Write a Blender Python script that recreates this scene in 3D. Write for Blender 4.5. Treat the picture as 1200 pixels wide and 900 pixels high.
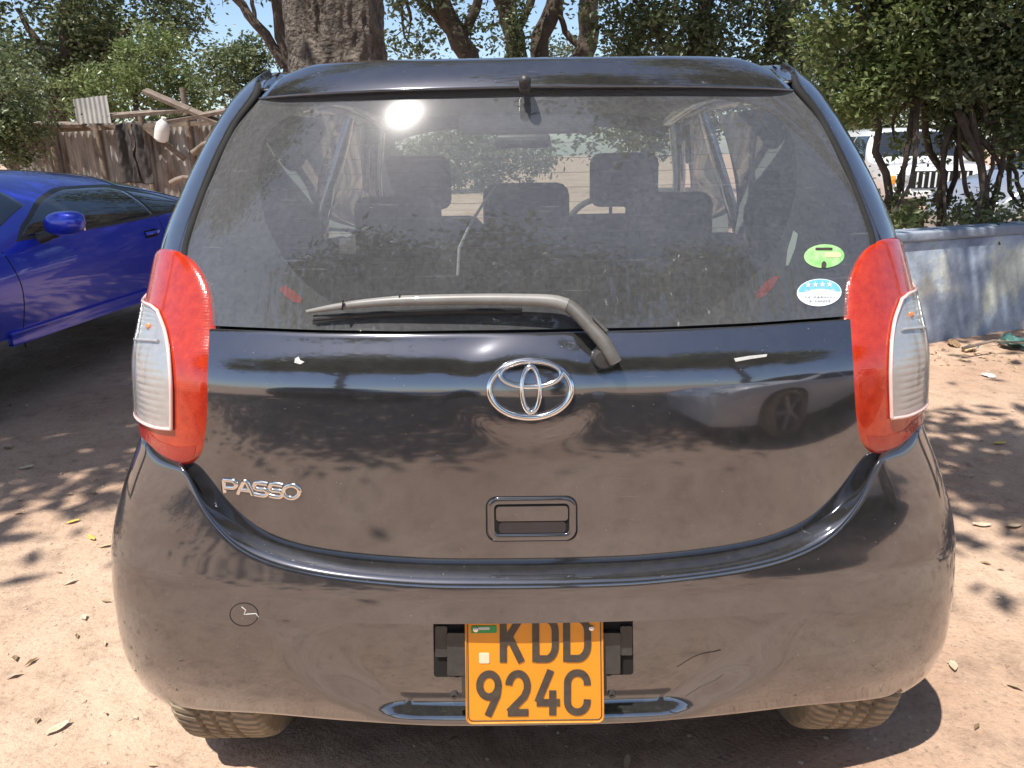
import bpy, bmesh, math, random
import numpy as np
from mathutils import Vector, Matrix
R = math.radians
random.seed(7)
rng = np.random.default_rng(7)
scn = bpy.context.scene
for o in list(bpy.data.objects): bpy.data.objects.remove(o)

# ------------------------------------------------------------------ camera
F = 900.0; PIT = R(17); H = 1.37; D0 = 1.27; ROLL = R(0.87)
cam_d = bpy.data.cameras.new('camera'); cam = bpy.data.objects.new('camera', cam_d)
scn.collection.objects.link(cam)
cam_d.sensor_width = 36; cam_d.lens = 36*F/1200; cam_d.shift_x = -22/1200; cam_d.clip_start = .02; cam_d.clip_end = 600
M = Matrix.Translation((0, -D0, H)) @ Matrix.Rotation(R(90)-PIT, 4, 'X') @ Matrix.Rotation(-ROLL, 4, 'Z')
cam.matrix_world = M
scn.camera = cam
# ------------------------------------------------------------------ light
SUN = Vector((-.27, -.36, .93)).normalized()
w = bpy.data.worlds.new('World'); scn.world = w; w.use_nodes = True
nt = w.node_tree; bg = nt.nodes['Background']
sky = nt.nodes.new('ShaderNodeTexSky'); sky.sky_type = 'NISHITA'; sky.sun_disc = False
sky.sun_elevation = math.asin(SUN.z); sky.sun_rotation = math.atan2(SUN.x, SUN.y)
sky.dust_density = 3.0; sky.air_density = 1.0; sky.altitude = 1600
nt.links.new(sky.outputs[0], bg.inputs[0]); bg.inputs[1].default_value = .13
sd = bpy.data.lights.new('sun', 'SUN'); sd.energy = 4.6; sd.angle = R(.5); sd.color = (1, .95, .87)
so = bpy.data.objects.new('sun', sd); scn.collection.objects.link(so)
so.rotation_euler = (-SUN).to_track_quat('-Z', 'Y').to_euler(); so.location = (0, 0, 20)
scn.view_settings.view_transform = 'Standard'; scn.view_settings.look = 'None'
scn.view_settings.exposure = 0.58; scn.view_settings.gamma = 1
scn.render.resolution_x = 1024; scn.render.resolution_y = 768

# ------------------------------------------------------------------ helpers
def link(o): scn.collection.objects.link(o); return o
def mesh(name, V, Fc, mat, parent=None, smooth=True, loc=None):
    me = bpy.data.meshes.new(name)
    V = np.asarray(V, float).reshape(-1, 3)
    if isinstance(Fc, np.ndarray):
        n, k = Fc.shape
        me.vertices.add(len(V)); me.vertices.foreach_set('co', V.astype(np.float32).ravel())
        me.loops.add(n*k); me.loops.foreach_set('vertex_index', Fc.astype(np.int32).ravel())
        me.polygons.add(n); me.polygons.foreach_set('loop_start', np.arange(0, n*k, k, dtype=np.int32))
        me.polygons.foreach_set('loop_total', np.full(n, k, dtype=np.int32))
        me.update(calc_edges=True); me.validate()
    else:
        me.from_pydata([tuple(v) for v in V], [], [tuple(int(i) for i in f) for f in Fc]); me.update()
    me.polygons.foreach_set('use_smooth', [smooth]*len(me.polygons))
    if mat is not None: me.materials.append(mat)
    o = bpy.data.objects.new(name, me); link(o)
    if parent is not None: o.parent = parent
    if loc is not None: o.location = loc
    return o
def tag(o, label=None, cat=None, group=None, kind=None):
    if label: o['label'] = label
    if cat: o['category'] = cat
    if group: o['group'] = group
    if kind: o['kind'] = kind
    return o
def empty(name, loc, rz, label, cat, group=None):
    o = bpy.data.objects.new(name, None); link(o); o.location = loc; o.rotation_euler = (0, 0, rz)
    o.empty_display_size = .2
    return tag(o, label, cat, group)
def recalc(o):
    bm = bmesh.new(); bm.from_mesh(o.data); bmesh.ops.remove_doubles(bm, verts=bm.verts, dist=1e-5)
    bmesh.ops.recalc_face_normals(bm, faces=bm.faces); bm.to_mesh(o.data); bm.free(); return o
def sharp(o, deg=35):
    me = o.data; me.set_sharp_from_angle(angle=R(deg)); return o

class MB:
    """collects primitive shapes that become ONE mesh object"""
    def __init__(s): s.V = []; s.F = []
    def add(s, V, Fc):
        b = len(s.V); s.V += [tuple(v) for v in V]; s.F += [tuple(i+b for i in f) for f in Fc]; return s
    def box(s, c, d, rz=0, rx=0, ry=0, bev=0):
        bm = bmesh.new(); bmesh.ops.create_cube(bm, size=1)
        bmesh.ops.scale(bm, vec=d, verts=bm.verts)
        if bev: bmesh.ops.bevel(bm, geom=bm.edges[:], offset=bev, segments=3, affect='EDGES', profile=.5)
        m = Matrix.Translation(c) @ Matrix.Rotation(rz, 4, 'Z') @ Matrix.Rotation(ry, 4, 'Y') @ Matrix.Rotation(rx, 4, 'X')
        bm.transform(m); bm.verts.ensure_lookup_table()
        s.add([v.co[:] for v in bm.verts], [[v.index for v in f.verts] for f in bm.faces]); bm.free(); return s
    def tube(s, pts, rad, n=10, cap=True, closed=False, flat=1.0, up=(0, 0, 1)):
        pts = [Vector(p) for p in pts]; N = len(pts)
        if not hasattr(rad, '__len__'): rad = [rad]*N
        V = []; Fc = []; u = None
        for i, p in enumerate(pts):
            if closed: t = pts[(i+1) % N]-pts[i-1]
            else: t = pts[min(i+1, N-1)]-pts[max(i-1, 0)]
            t.normalize()
            if u is None:
                u = Vector(up); 
                if abs(u.dot(t)) > .95: u = Vector((1, 0, 0))
            u = (u-t*u.dot(t)).normalized(); v = t.cross(u)
            for k in range(n):
                a = 2*math.pi*k/n
                V.append(p+u*math.cos(a)*rad[i]+v*math.sin(a)*rad[i]*flat)
        for i in range(N if closed else N-1):
            j = (i+1) % N
            for k in range(n):
                l = (k+1) % n; Fc.append((i*n+k, i*n+l, j*n+l, j*n+k))
        if cap and not closed:
            Fc.append(tuple(range(n-1, -1, -1))); Fc.append(tuple((N-1)*n+k for k in range(n)))
        return s.add(V, Fc)
    def lathe(s, prof, c, axis='X', n=48):
        V = []; Fc = []
        for (r, h) in prof:
            for k in range(n):
                a = 2*math.pi*k/n; p = (h, r*math.cos(a), r*math.sin(a))
                if axis == 'Y': p = (p[1], p[0], p[2])
                if axis == 'Z': p = (p[1], p[2], p[0])
                V.append((p[0]+c[0], p[1]+c[1], p[2]+c[2]))
        for i in range(len(prof)-1):
            for k in range(n):
                l = (k+1) % n; Fc.append((i*n+k, (i+1)*n+k, (i+1)*n+l, i*n+l))
        return s.add(V, Fc)
    def build(s, name, mat, parent=None, smooth=False):
        o = mesh(name, s.V, s.F, mat, parent, True)
        recalc(o); sharp(o, 32 if not smooth else 60); return o

# ---- materials
def mat(name, col, rough=.5, metal=0, coat=0, coat_r=.03, ior=1.5, spec=None, noise=None, bump=None, coat_ior=1.5):
    """noise=(scale, amount, second colour), bump=(scale, strength, distance)"""
    m = bpy.data.materials.new(name); m.use_nodes = True; t = m.node_tree; b = t.nodes['Principled BSDF']
    b.inputs['Base Color'].default_value = (*col, 1); b.inputs['Roughness'].default_value = rough
    b.inputs['Metallic'].default_value = metal; b.inputs['Coat Weight'].default_value = coat
    b.inputs['Coat Roughness'].default_value = coat_r; b.inputs['Coat IOR'].default_value = coat_ior; b.inputs['IOR'].default_value = ior
    tc = t.nodes.new('ShaderNodeTexCoord')
    if noise:
        n = t.nodes.new('ShaderNodeTexNoise'); n.inputs['Scale'].default_value = noise[0]; n.inputs['Detail'].default_value = 8
        n.inputs['Roughness'].default_value = .65
        t.links.new(tc.outputs['Object'], n.inputs['Vector'])
        r = t.nodes.new('ShaderNodeValToRGB'); r.color_ramp.elements[0].position = .5-noise[1]; r.color_ramp.elements[1].position = .5+noise[1]
        r.color_ramp.elements[0].color = (*col, 1); r.color_ramp.elements[1].color = (*noise[2], 1)
        t.links.new(n.outputs[0], r.inputs[0]); t.links.new(r.outputs[0], b.inputs['Base Color'])
    if bump:
        n = t.nodes.new('ShaderNodeTexNoise'); n.inputs['Scale'].default_value = bump[0]; n.inputs['Detail'].default_value = 6
        t.links.new(tc.outputs['Object'], n.inputs['Vector'])
        bp = t.nodes.new('ShaderNodeBump'); bp.inputs['Strength'].default_value = bump[1]; bp.inputs['Distance'].default_value = bump[2]
        t.links.new(n.outputs[0], bp.inputs['Height']); t.links.new(bp.outputs[0], b.inputs['Normal'])
    return m
def nodes(m): return m.node_tree.nodes, m.node_tree.links, m.node_tree.nodes['Principled BSDF']
def nz(t, scale, detail=8, rough=.6, vec='Object', sc=None):
    tc = t.nodes.new('ShaderNodeTexCoord'); n = t.nodes.new('ShaderNodeTexNoise')
    n.inputs['Scale'].default_value = scale; n.inputs['Detail'].default_value = detail; n.inputs['Roughness'].default_value = rough
    if sc:
        mp = t.nodes.new('ShaderNodeMapping'); mp.inputs['Scale'].default_value = sc
        t.links.new(tc.outputs[vec], mp.inputs[0]); t.links.new(mp.outputs[0], n.inputs['Vector'])
    else: t.links.new(tc.outputs[vec], n.inputs['Vector'])
    return n
def ramp(t, src, stops):
    r = t.nodes.new('ShaderNodeValToRGB'); e = r.color_ramp.elements
    while len(e) < len(stops): e.new(.5)
    for i, (p, c) in enumerate(stops):
        e[i].position = p; e[i].color = (*c, 1) if hasattr(c, '__len__') else (c, c, c, 1)
    t.links.new(src, r.inputs[0]); return r

def paint(name, base, metal, rough, dust_amt, dust=(.42, .36, .30), coat_ior=1.7):
    m = mat(name, base, rough, metal, coat=1, coat_r=.02, coat_ior=coat_ior); t = m.node_tree; b = t.nodes['Principled BSDF']
    out = t.nodes['Material Output']
    d = t.nodes.new('ShaderNodeBsdfDiffuse'); d.inputs[0].default_value = (*dust, 1)
    n1 = nz(t, 3.0, 10, .7); n2 = nz(t, 55, 5, .7)
    mx = t.nodes.new('ShaderNodeMath'); mx.operation = 'MULTIPLY'; t.links.new(n1.outputs[0], mx.inputs[0]); t.links.new(n2.outputs[0], mx.inputs[1])
    r = ramp(t, mx.outputs[0], [(.12, dust_amt*.35), (.5, dust_amt*2.2)])
    # fine scratches and dirt specks
    n3 = nz(t, 1.0, 3, .6, sc=(9, 9, 260)); r3 = ramp(t, n3.outputs[0], [(.69, 0), (.74, .10)])
    n4 = nz(t, 170, 2, .5); r4 = ramp(t, n4.outputs[0], [(.74, 0), (.78, .45)])
    a1 = t.nodes.new('ShaderNodeMath'); a1.operation = 'ADD'; a2 = t.nodes.new('ShaderNodeMath'); a2.operation = 'ADD'
    t.links.new(r.outputs[0], a1.inputs[0]); t.links.new(r3.outputs[0], a1.inputs[1])
    t.links.new(a1.outputs[0], a2.inputs[0]); t.links.new(r4.outputs[0], a2.inputs[1])
    ms = t.nodes.new('ShaderNodeMixShader'); t.links.new(a2.outputs[0], ms.inputs[0])
    t.links.new(b.outputs[0], ms.inputs[1]); t.links.new(d.outputs[0], ms.inputs[2]); t.links.new(ms.outputs[0], out.inputs[0])
    nb = nz(t, 2.6, 2, .5); bp = t.nodes.new('ShaderNodeBump'); bp.inputs['Strength'].default_value = .12; bp.inputs['Distance'].default_value = .02
    t.links.new(nb.outputs[0], bp.inputs['Height']); t.links.new(bp.outputs[0], b.inputs['Coat Normal']); t.links.new(bp.outputs[0], b.inputs['Normal'])
    return m

def glass(name, tint, dust_amt, dust=(.5, .5, .52), refl=1.0, ior=1.5):
    m = bpy.data.materials.new(name); m.use_nodes = True; t = m.node_tree; t.nodes.remove(t.nodes['Principled BSDF'])
    out = t.nodes['Material Output']
    tr = t.nodes.new('ShaderNodeBsdfTransparent'); tr.inputs[0].default_value = (*tint, 1)
    gl = t.nodes.new('ShaderNodeBsdfGlossy'); gl.inputs['Roughness'].default_value = .018
    nb = nz(t, 2.2, 2, .5); bp = t.nodes.new('ShaderNodeBump'); bp.inputs['Strength'].default_value = .06; bp.inputs['Distance'].default_value = .02
    t.links.new(nb.outputs[0], bp.inputs['Height']); t.links.new(bp.outputs[0], gl.inputs['Normal'])
    fr = t.nodes.new('ShaderNodeFresnel'); ge = t.nodes.new('ShaderNodeNewGeometry')
    mr_ = t.nodes.new('ShaderNodeMapRange'); mr_.inputs[3].default_value = ior; mr_.inputs[4].default_value = 1/ior   # thin pane: the same from both sides
    t.links.new(ge.outputs['Backfacing'], mr_.inputs[0]); t.links.new(mr_.outputs[0], fr.inputs[0])
    ml = t.nodes.new('ShaderNodeMath'); ml.operation = 'MULTIPLY'; ml.inputs[1].default_value = refl; ml.use_clamp = True
    t.links.new(fr.outputs[0], ml.inputs[0])
    g2_ = t.nodes.new('ShaderNodeBsdfGlossy'); g2_.inputs['Roughness'].default_value = .13
    mg = t.nodes.new('ShaderNodeMixShader'); mg.inputs[0].default_value = .09; t.links.new(gl.outputs[0], mg.inputs[1]); t.links.new(g2_.outputs[0], mg.inputs[2])
    m1 = t.nodes.new('ShaderNodeMixShader'); t.links.new(ml.outputs[0], m1.inputs[0]); t.links.new(tr.outputs[0], m1.inputs[1]); t.links.new(mg.outputs[0], m1.inputs[2])
    d = t.nodes.new('ShaderNodeBsdfDiffuse'); d.inputs[0].default_value = (*dust, 1)
    n1 = nz(t, 4.0, 10, .75); n2 = nz(t, 120, 4, .7); n3 = nz(t, 1, 3, .6, sc=(6, 6, 230)); n4 = nz(t, 300, 2, .5)
    r1 = ramp(t, n1.outputs[0], [(.3, dust_amt*.7), (.7, dust_amt*1.25)])
    r2 = ramp(t, n2.outputs[0], [(.3, .75), (.75, 1.3)])
    r3 = ramp(t, n3.outputs[0], [(.66, 0), (.74, .10)]); r4 = ramp(t, n4.outputs[0], [(.74, 0), (.8, .35)])
    a = t.nodes.new('ShaderNodeMath'); a.operation = 'MULTIPLY'; t.links.new(r1.outputs[0], a.inputs[0]); t.links.new(r2.outputs[0], a.inputs[1])
    a2 = t.nodes.new('ShaderNodeMath'); a2.operation = 'ADD'; t.links.new(a.outputs[0], a2.inputs[0]); t.links.new(r3.outputs[0], a2.inputs[1])
    a3 = t.nodes.new('ShaderNodeMath'); a3.operation = 'ADD'; t.links.new(a2.outputs[0], a3.inputs[0]); t.links.new(r4.outputs[0], a3.inputs[1])
    if dust_amt == 0: a3 = None
    if a3:
        m2 = t.nodes.new('ShaderNodeMixShader'); t.links.new(a3.outputs[0], m2.inputs[0]); t.links.new(m1.outputs[0], m2.inputs[1]); t.links.new(d.outputs[0], m2.inputs[2])
        t.links.new(m2.outputs[0], out.inputs[0])
    else: t.links.new(m1.outputs[0], out.inputs[0])
    return m

black_paint = paint('black_metallic_paint', (.135, .142, .165), .92, .08, .028, coat_ior=1.6)
blue_paint = paint('blue_metallic_paint', (.014, .04, .58), .3, .3, .008, coat_ior=1.5)
white_paint = paint('white_car_paint', (.78, .79, .80), 0, .35, .02, coat_ior=1.5)
silver_paint = paint('silver_car_paint', (.50, .52, .56), .6, .3, .03, coat_ior=1.5)
rear_glass = glass('dusty_rear_glass', (.56, .58, .57), .12, dust=(.52, .52, .54), refl=2.0, ior=1.55)
clear_glass = glass('clear_glass', (.80, .88, .84), .03, refl=1.0)
lens_glass = glass('clear_lens_plastic', (.97, .97, .97), .05, refl=1.2)
frit_m = mat('black_glass_border', (.035, .033, .034), .35, coat=.6, noise=(30, .2, (.055, .05, .048)))
car_glass = mat('dark_car_glass', (.012, .014, .016), .05, coat=1, coat_r=.01, noise=(3, .3, (.02, .022, .024)))
rubber = mat('black_rubber', (.018, .018, .018), .6, noise=(60, .2, (.03, .029, .028)), bump=(90, .3, .002))
plastic = mat('dark_plastic', (.03, .03, .032), .45, noise=(40, .25, (.06, .056, .052)), bump=(200, .25, .001))
seal_m = mat('black_seal', (.008, .008, .008), .85, noise=(40, .2, (.014, .014, .013)))
void_m = mat('black_void', (.006, .006, .006), .9)
tyre_m = mat('dusty_tyre_rubber', (.15, .12, .085), .9, noise=(14, .2, (.34, .275, .19)), bump=(80, .5, .003))
tyre_side_m = tyre_m
rim_m = mat('wheel_metal', (.45, .45, .46), .35, metal=.9, noise=(20, .3, (.3, .29, .28)))
chrome = mat('bright_chrome', (.85, .85, .86), .10, metal=1, noise=(60, .2, (.75, .73, .70)))
red_lens = mat('red_tail_light_plastic', (.35, .019, .006), .16, coat=1, coat_r=.03, coat_ior=1.5, noise=(50, .18, (.49, .040, .010)), bump=(30, .15, .004))
_t = red_lens.node_tree; _b = _t.nodes['Principled BSDF']; _v = _t.nodes.new('ShaderNodeTexVoronoi'); _v.inputs['Scale'].default_value = 210; _v.inputs['Randomness'].default_value = .25
_c = _t.nodes.new('ShaderNodeTexCoord'); _t.links.new(_c.outputs['Object'], _v.inputs['Vector']); _bp = _t.nodes.new('ShaderNodeBump'); _bp.inputs['Strength'].default_value = .10; _bp.inputs['Distance'].default_value = .003
_t.links.new(_v.outputs['Distance'], _bp.inputs['Height']); _t.links.new(_bp.outputs[0], _b.inputs['Normal'])
red_deep = mat('deep_red_plastic', (.30, .008, .006), .2, coat=1, noise=(40, .2, (.38, .02, .01)))
lens_rim = mat('pale_pink_lens_edge', (.80, .50, .45), .25, coat=1, noise=(30, .2, (.85, .62, .57)))
reflector_m = mat('lamp_reflector', (.60, .60, .60), .3, metal=.5, noise=(45, .25, (.48, .48, .48)))
plate_m = mat('yellow_plate_paint', (.86, .33, .012), .42, coat=.25, noise=(9, .25, (.80, .28, .012)), bump=(300, .05, .001))
ink = mat('dark_plate_ink', (.045, .035, .03), .5, noise=(50, .2, (.08, .065, .05)))
seat_m = mat('grey_seat_cloth', (.035, .036, .040), .95, noise=(60, .2, (.055, .055, .06)))
trim_m = mat('grey_cabin_trim', (.22, .22, .21), .8, noise=(8, .3, (.27, .27, .26)))
head_m = mat('pale_headliner', (.45, .45, .43), .9, noise=(30, .3, (.5, .5, .47)))
white_pl = mat('white_plastic', (.7, .7, .68), .4, noise=(20, .3, (.6, .59, .56)))

# ------------------------------------------------------------------ maths for the hatchback's skin
def px(u, v, side=1):
    du, dv = u-622, v-450; c, s = math.cos(ROLL), math.sin(ROLL)
    return (du*c-dv*s, du*s+dv*c)
cp, sp_ = math.cos(PIT), math.sin(PIT)
def proj(p):
    x, y, z = p[..., 0], p[..., 1], p[..., 2]; D = y+D0; dn = H-z; dep = D*cp+dn*sp_
    return np.stack([F*x/dep, F*(dn*cp-D*sp_)/dep], -1)
def spl(kx, ky):
    kx = np.array(kx, float); ky = np.array(ky, float); h = np.diff(kx); d = np.diff(ky)/h
    m = np.zeros(len(kx)); m[0] = d[0]; m[-1] = d[-1]
    for i in range(1, len(kx)-1):
        if d[i-1]*d[i] > 0:
            w1 = 2*h[i]+h[i-1]; w2 = h[i]+2*h[i-1]; m[i] = (w1+w2)/(w1/d[i-1]+w2/d[i])
    def f(x):
        x = np.asarray(x, float); xc = np.clip(x, kx[0], kx[-1]); i = np.clip(np.searchsorted(kx, xc)-1, 0, len(h)-1); t = (xc-kx[i])/h[i]
        r = (2*t**3-3*t**2+1)*ky[i]+(t**3-2*t*t+t)*h[i]*m[i]+(-2*t**3+3*t*t)*ky[i+1]+(t**3-t*t)*h[i]*m[i+1]
        return r+np.where(x > kx[-1], (x-kx[-1])*m[-1], 0)+np.where(x < kx[0], (x-kx[0])*m[0], 0)
    return f
def smooth_spl(kx, ky, sig):
    f = spl(kx, ky); a, b = kx[0]-4*sig, kx[-1]+4*sig
    g = np.linspace(a, b, 1600); y = f(g); st = g[1]-g[0]; k = np.arange(-int(4*sig/st), int(4*sig/st)+1)*st
    ker = np.exp(-.5*(k/sig)**2); ker /= ker.sum(); n = len(k)//2
    yp = np.concatenate([y[0]-(y[1]-y[0])*np.arange(n, 0, -1), y, y[-1]+(y[-1]-y[-2])*np.arange(1, n+1)])
    ys = np.convolve(yp, ker, 'valid')
    return lambda x: np.interp(x, g, ys)
class Surf:
    def __init__(s, Y, W, L, n, c): s.Y, s.W, s.L, s.n, s.c = Y, W, L, n, c
    def __call__(s, ps, z):
        ps = np.asarray(ps, float); z = np.asarray(z, float)+0*ps; W = s.W(z); L = s.L(z); n = s.n
        r = 1/(np.abs(np.sin(ps))**n+np.abs(np.cos(ps))**n)**(1/n)
        x = W*r*np.sin(ps); q = r*np.cos(ps)
        return np.stack([x, s.Y(z)+L*(1-q)+s.c*(x/W)**2, z], -1)
Sb = Surf(smooth_spl([.50, .58, .65, .75, .85, .95, 1.0, 1.04, 1.1, 1.2, 1.3, 1.4, 1.48, 1.54], [.056, .052, .047, .042, .038, .041, .054, .080, .112, .160, .212, .268, .318, .362], .012),
          smooth_spl([.60, .7, .8, .9, 1.0, 1.1, 1.2, 1.3, 1.4, 1.5, 1.53, 1.55], [.838, .824, .817, .809, .800, .790, .7747, .7415, .699, .6437, .612, .57], .02),
          spl([.5, 1.0, 1.55], [.26, .26, .30]), 3.0, .03)
Su = Surf(smooth_spl([.12, .22, .30, .40, .50, .56, .60, .70, .85], [.085, .058, .028, .008, 0, 0, .004, .012, .024], .012),
          smooth_spl([.10, .14, .18, .22, .3, .4, .5, .6, .7, .82], [.83, .885, .918, .935, .932, .922, .911, .896, .863, .808], .015),
          spl([.2, 1.0], [.21, .21]), 2.5, .02)
def nrm(fn, ps, z, e=1e-3):
    a = fn(ps+e, z)-fn(ps-e, z); b = fn(ps, z+e)-fn(ps, z-e); n = np.cross(a, b); return n/np.linalg.norm(n, axis=-1, keepdims=True)
def off(fn, d):
    """surface moved outwards by d (a number or a function of ps, z)"""
    def g(ps, z):
        P = fn(ps, z); dd = d(ps, z) if callable(d) else d
        n = nrm(fn, ps, z); n = n*np.sign(-n[..., 1:2]+1e-9)
        return P+n*(np.asarray(dd)[..., None] if np.ndim(dd) else dd)
    return g
def hit(fn, hv, zr=(.2, 1.56), pmax=75):
    """angle and height on the surface that a photograph point falls on"""
    hv = np.asarray(hv, float); sh = hv.shape[:-1]; q = hv.reshape(-1, 2); sg = np.where(q[:, 0] < 0, -1.0, 1.0); q = np.stack([abs(q[:, 0]), q[:, 1]], -1)
    gp, gz = np.meshgrid(np.linspace(0, R(pmax), 50), np.linspace(*zr, 70)); gp = gp.ravel(); gz = gz.ravel(); G = proj(fn(gp, gz))
    i = np.array([((G-a)**2).sum(1).argmin() for a in q]); p = gp[i].copy(); z = gz[i].copy(); e = 1e-4
    for _ in range(25):
        f0 = proj(fn(p, z))-q; a = (proj(fn(p+e, z))-q-f0)/e; b = (proj(fn(p, z+e))-q-f0)/e
        det = a[:, 0]*b[:, 1]-a[:, 1]*b[:, 0]; det = np.where(abs(det) < 1e-6, 1e-6, det)
        dp = (f0[:, 0]*b[:, 1]-f0[:, 1]*b[:, 0])/det; dz = (a[:, 0]*f0[:, 1]-a[:, 1]*f0[:, 0])/det
        p -= np.clip(dp, -.08, .08); z -= np.clip(dz, -.04, .04); p = np.clip(p, -R(2), R(pmax)); z = np.clip(z, zr[0]-.05, zr[1]+.03)
    return (p*sg).reshape(sh), z.reshape(sh)
def curve(pts, n, smooth=True):
    pts = np.array(pts, float); d = np.r_[0, np.cumsum(np.linalg.norm(np.diff(pts, axis=0), axis=1))]; t = np.linspace(0, d[-1], n)
    if smooth and len(pts) > 2: return np.stack([spl(d, pts[:, k])(t) for k in range(pts.shape[1])], -1)
    return np.stack([np.interp(t, d, pts[:, k]) for k in range(pts.shape[1])], -1)
def coons(bot, top, lef, rig):
    """bot/top n points, lef/rig m points (bottom to top)"""
    n, m = len(bot), len(lef); s = np.linspace(0, 1, n)[None, :, None]; t = np.linspace(0, 1, m)[:, None, None]
    A = (1-t)*bot[None]+t*top[None]; B = (1-s)*lef[:, None]+s*rig[:, None]
    C = (1-s)*(1-t)*bot[0]+s*(1-t)*bot[-1]+(1-s)*t*top[0]+s*t*top[-1]
    return A+B-C
def grid_faces(m, n, base=0):
    i = np.arange(m-1)[:, None]*n+np.arange(n-1)[None]; i = i.ravel()+base
    return np.stack([i, i+1, i+n+1, i+n], -1)
def gridmesh(name, G, mt, parent, thick=.012, lip=.0025, mirror=False, roll=True, up=None):
    """grid of points as a sheet; its rim is rolled inwards so that panel edges have thickness"""
    m, n = G.shape[:2]
    if mirror:  # G runs outward from the centre line
        L = G[:, ::-1].copy(); L[..., 0] *= -1; G = np.concatenate([L[:, :-1], G], 1); n = G.shape[1]
    a = np.gradient(G, axis=1); b = np.gradient(G, axis=0); N = np.cross(a, b); N /= np.linalg.norm(N, axis=-1, keepdims=True)+1e-12
    ref = np.array([0, -1., 0]) if up is None else np.array(up, float)
    if (N.reshape(-1, 3).mean(0)@ref) < 0: N = -N
    V = G.reshape(-1, 3); Fc = [grid_faces(m, n)]
    if roll:
        ring = [(0, j) for j in range(n)]+[(i, n-1) for i in range(1, m)]+[(m-1, j) for j in range(n-2, -1, -1)]+[(i, 0) for i in range(m-2, 0, -1)]
        ri = np.array([i*n+j for i, j in ring]); K = len(ri)
        inn = np.array([min(max(i, 1), m-2)*n+min(max(j, 1), n-2) for i, j in ring])
        o = V[ri]-V[inn]; o /= np.linalg.norm(o, axis=1, keepdims=True)+1e-9; nn = N.reshape(-1, 3)[ri]
        o = o-nn*(o*nn).sum(1, keepdims=True); o /= np.linalg.norm(o, axis=1, keepdims=True)+1e-9
        b0 = len(V); prev = ri
        for (ao, an) in ((lip*.6, -lip*.25), (lip, -lip), (lip*1.0, -thick)):
            V = np.concatenate([V, V[ri]+o*ao+nn*an]); cur = np.arange(b0, b0+K); b0 += K
            Fc.append(np.stack([prev, np.roll(prev, -1), np.roll(cur, -1), cur], -1)); prev = cur
    o = mesh(name, V, np.concatenate(Fc), mt, parent); recalc(o)
    # face outward
    me = o.data; c = np.zeros(len(me.polygons)*3); me.polygons.foreach_get('normal', c); c = c.reshape(-1, 3)[:(m-1)*(n-1)]
    if (c.mean(0)@ref) < 0: me.flip_normals()
    return o

# ------------------------------------------------------------------ background setting first (large structure)
def at(u, v, D):
    h, q = px(u, v); th = PIT+math.atan(q/F); z = H-D*math.tan(th); dep = D*cp+(H-z)*sp_
    return (h/F*dep, D-D0, z)
_lat = rng.random((64, 64))
def vnoise(x, y):
    x = np.asarray(x, float); y = np.asarray(y, float); xi = np.floor(x).astype(int); yi = np.floor(y).astype(int); fx = x-xi; fy = y-yi
    fx = fx*fx*(3-2*fx); fy = fy*fy*(3-2*fy); g = lambda a, b: _lat[a % 64, b % 64]
    return (g(xi, yi)*(1-fx)+g(xi+1, yi)*fx)*(1-fy)+(g(xi, yi+1)*(1-fx)+g(xi+1, yi+1)*fx)*fy-.5
GL = -.045
def gz(x, y):
    """height of the dirt yard"""
    return GL+.022*vnoise(x*1.1, y*1.1)+.012*vnoise(x*4+9, y*4)+.006*vnoise(x*13, y*13+5)+.004*vnoise(x*37, y*37)
ax = np.concatenate([-np.geomspace(160, 4.2, 50), np.linspace(-4.1, 4.1, 460), np.geomspace(4.2, 160, 50)])
ay = np.concatenate([-np.geomspace(120, 3.1, 40), np.linspace(-3, 6, 420), np.geomspace(6.1, 160, 60)])
X, Y = np.meshgrid(ax, ay); Z = GL+(gz(X, Y)-GL)*np.where((abs(X) < 12) & (abs(Y) < 20), 1, .3)
gm = mat('trodden_dirt', (.42, .30, .215), .95); t = gm.node_tree; b = t.nodes['Principled BSDF']
n1 = nz(t, .7, 9, .62); n2 = nz(t, 9, 8, .7); n3 = nz(t, 70, 4, .7)
r1 = ramp(t, n1.outputs[0], [(.32, (.37, .235, .165)), (.5, (.46, .32, .23)), (.68, (.54, .40, .295))])
r2 = ramp(t, n2.outputs[0], [(.30, .70), (.48, 1.0), (.70, 1.10)])
r3 = ramp(t, n3.outputs[0], [(.28, .55), (.42, 1.0), (.72, 1.15)])
mm = t.nodes.new('ShaderNodeMix'); mm.data_type = 'RGBA'; mm.blend_type = 'MULTIPLY'; mm.inputs[0].default_value = 1
m2 = t.nodes.new('ShaderNodeMix'); m2.data_type = 'RGBA'; m2.blend_type = 'MULTIPLY'; m2.inputs[0].default_value = 1
t.links.new(r1.outputs[0], mm.inputs[6]); t.links.new(r2.outputs[0], mm.inputs[7]); t.links.new(mm.outputs[2], m2.inputs[6]); t.links.new(r3.outputs[0], m2.inputs[7])
t.links.new(m2.outputs[2], b.inputs['Base Color'])
ad = t.nodes.new('ShaderNodeMath'); ad.operation = 'MULTIPLY_ADD'; ad.inputs[1].default_value = .35
t.links.new(n3.outputs[0], ad.inputs[0]); t.links.new(n2.outputs[0], ad.inputs[2])
bp = t.nodes.new('ShaderNodeBump'); bp.inputs['Strength'].default_value = .65; bp.inputs['Distance'].default_value = .025
t.links.new(ad.outputs[0], bp.inputs['Height']); t.links.new(bp.outputs[0], b.inputs['Normal']); b.inputs['Specular IOR Level'].default_value = .15
g = mesh('ground', np.stack([X, Y, Z], -1), grid_faces(len(ay), len(ax)), gm); tag(g, kind='structure')

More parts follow.
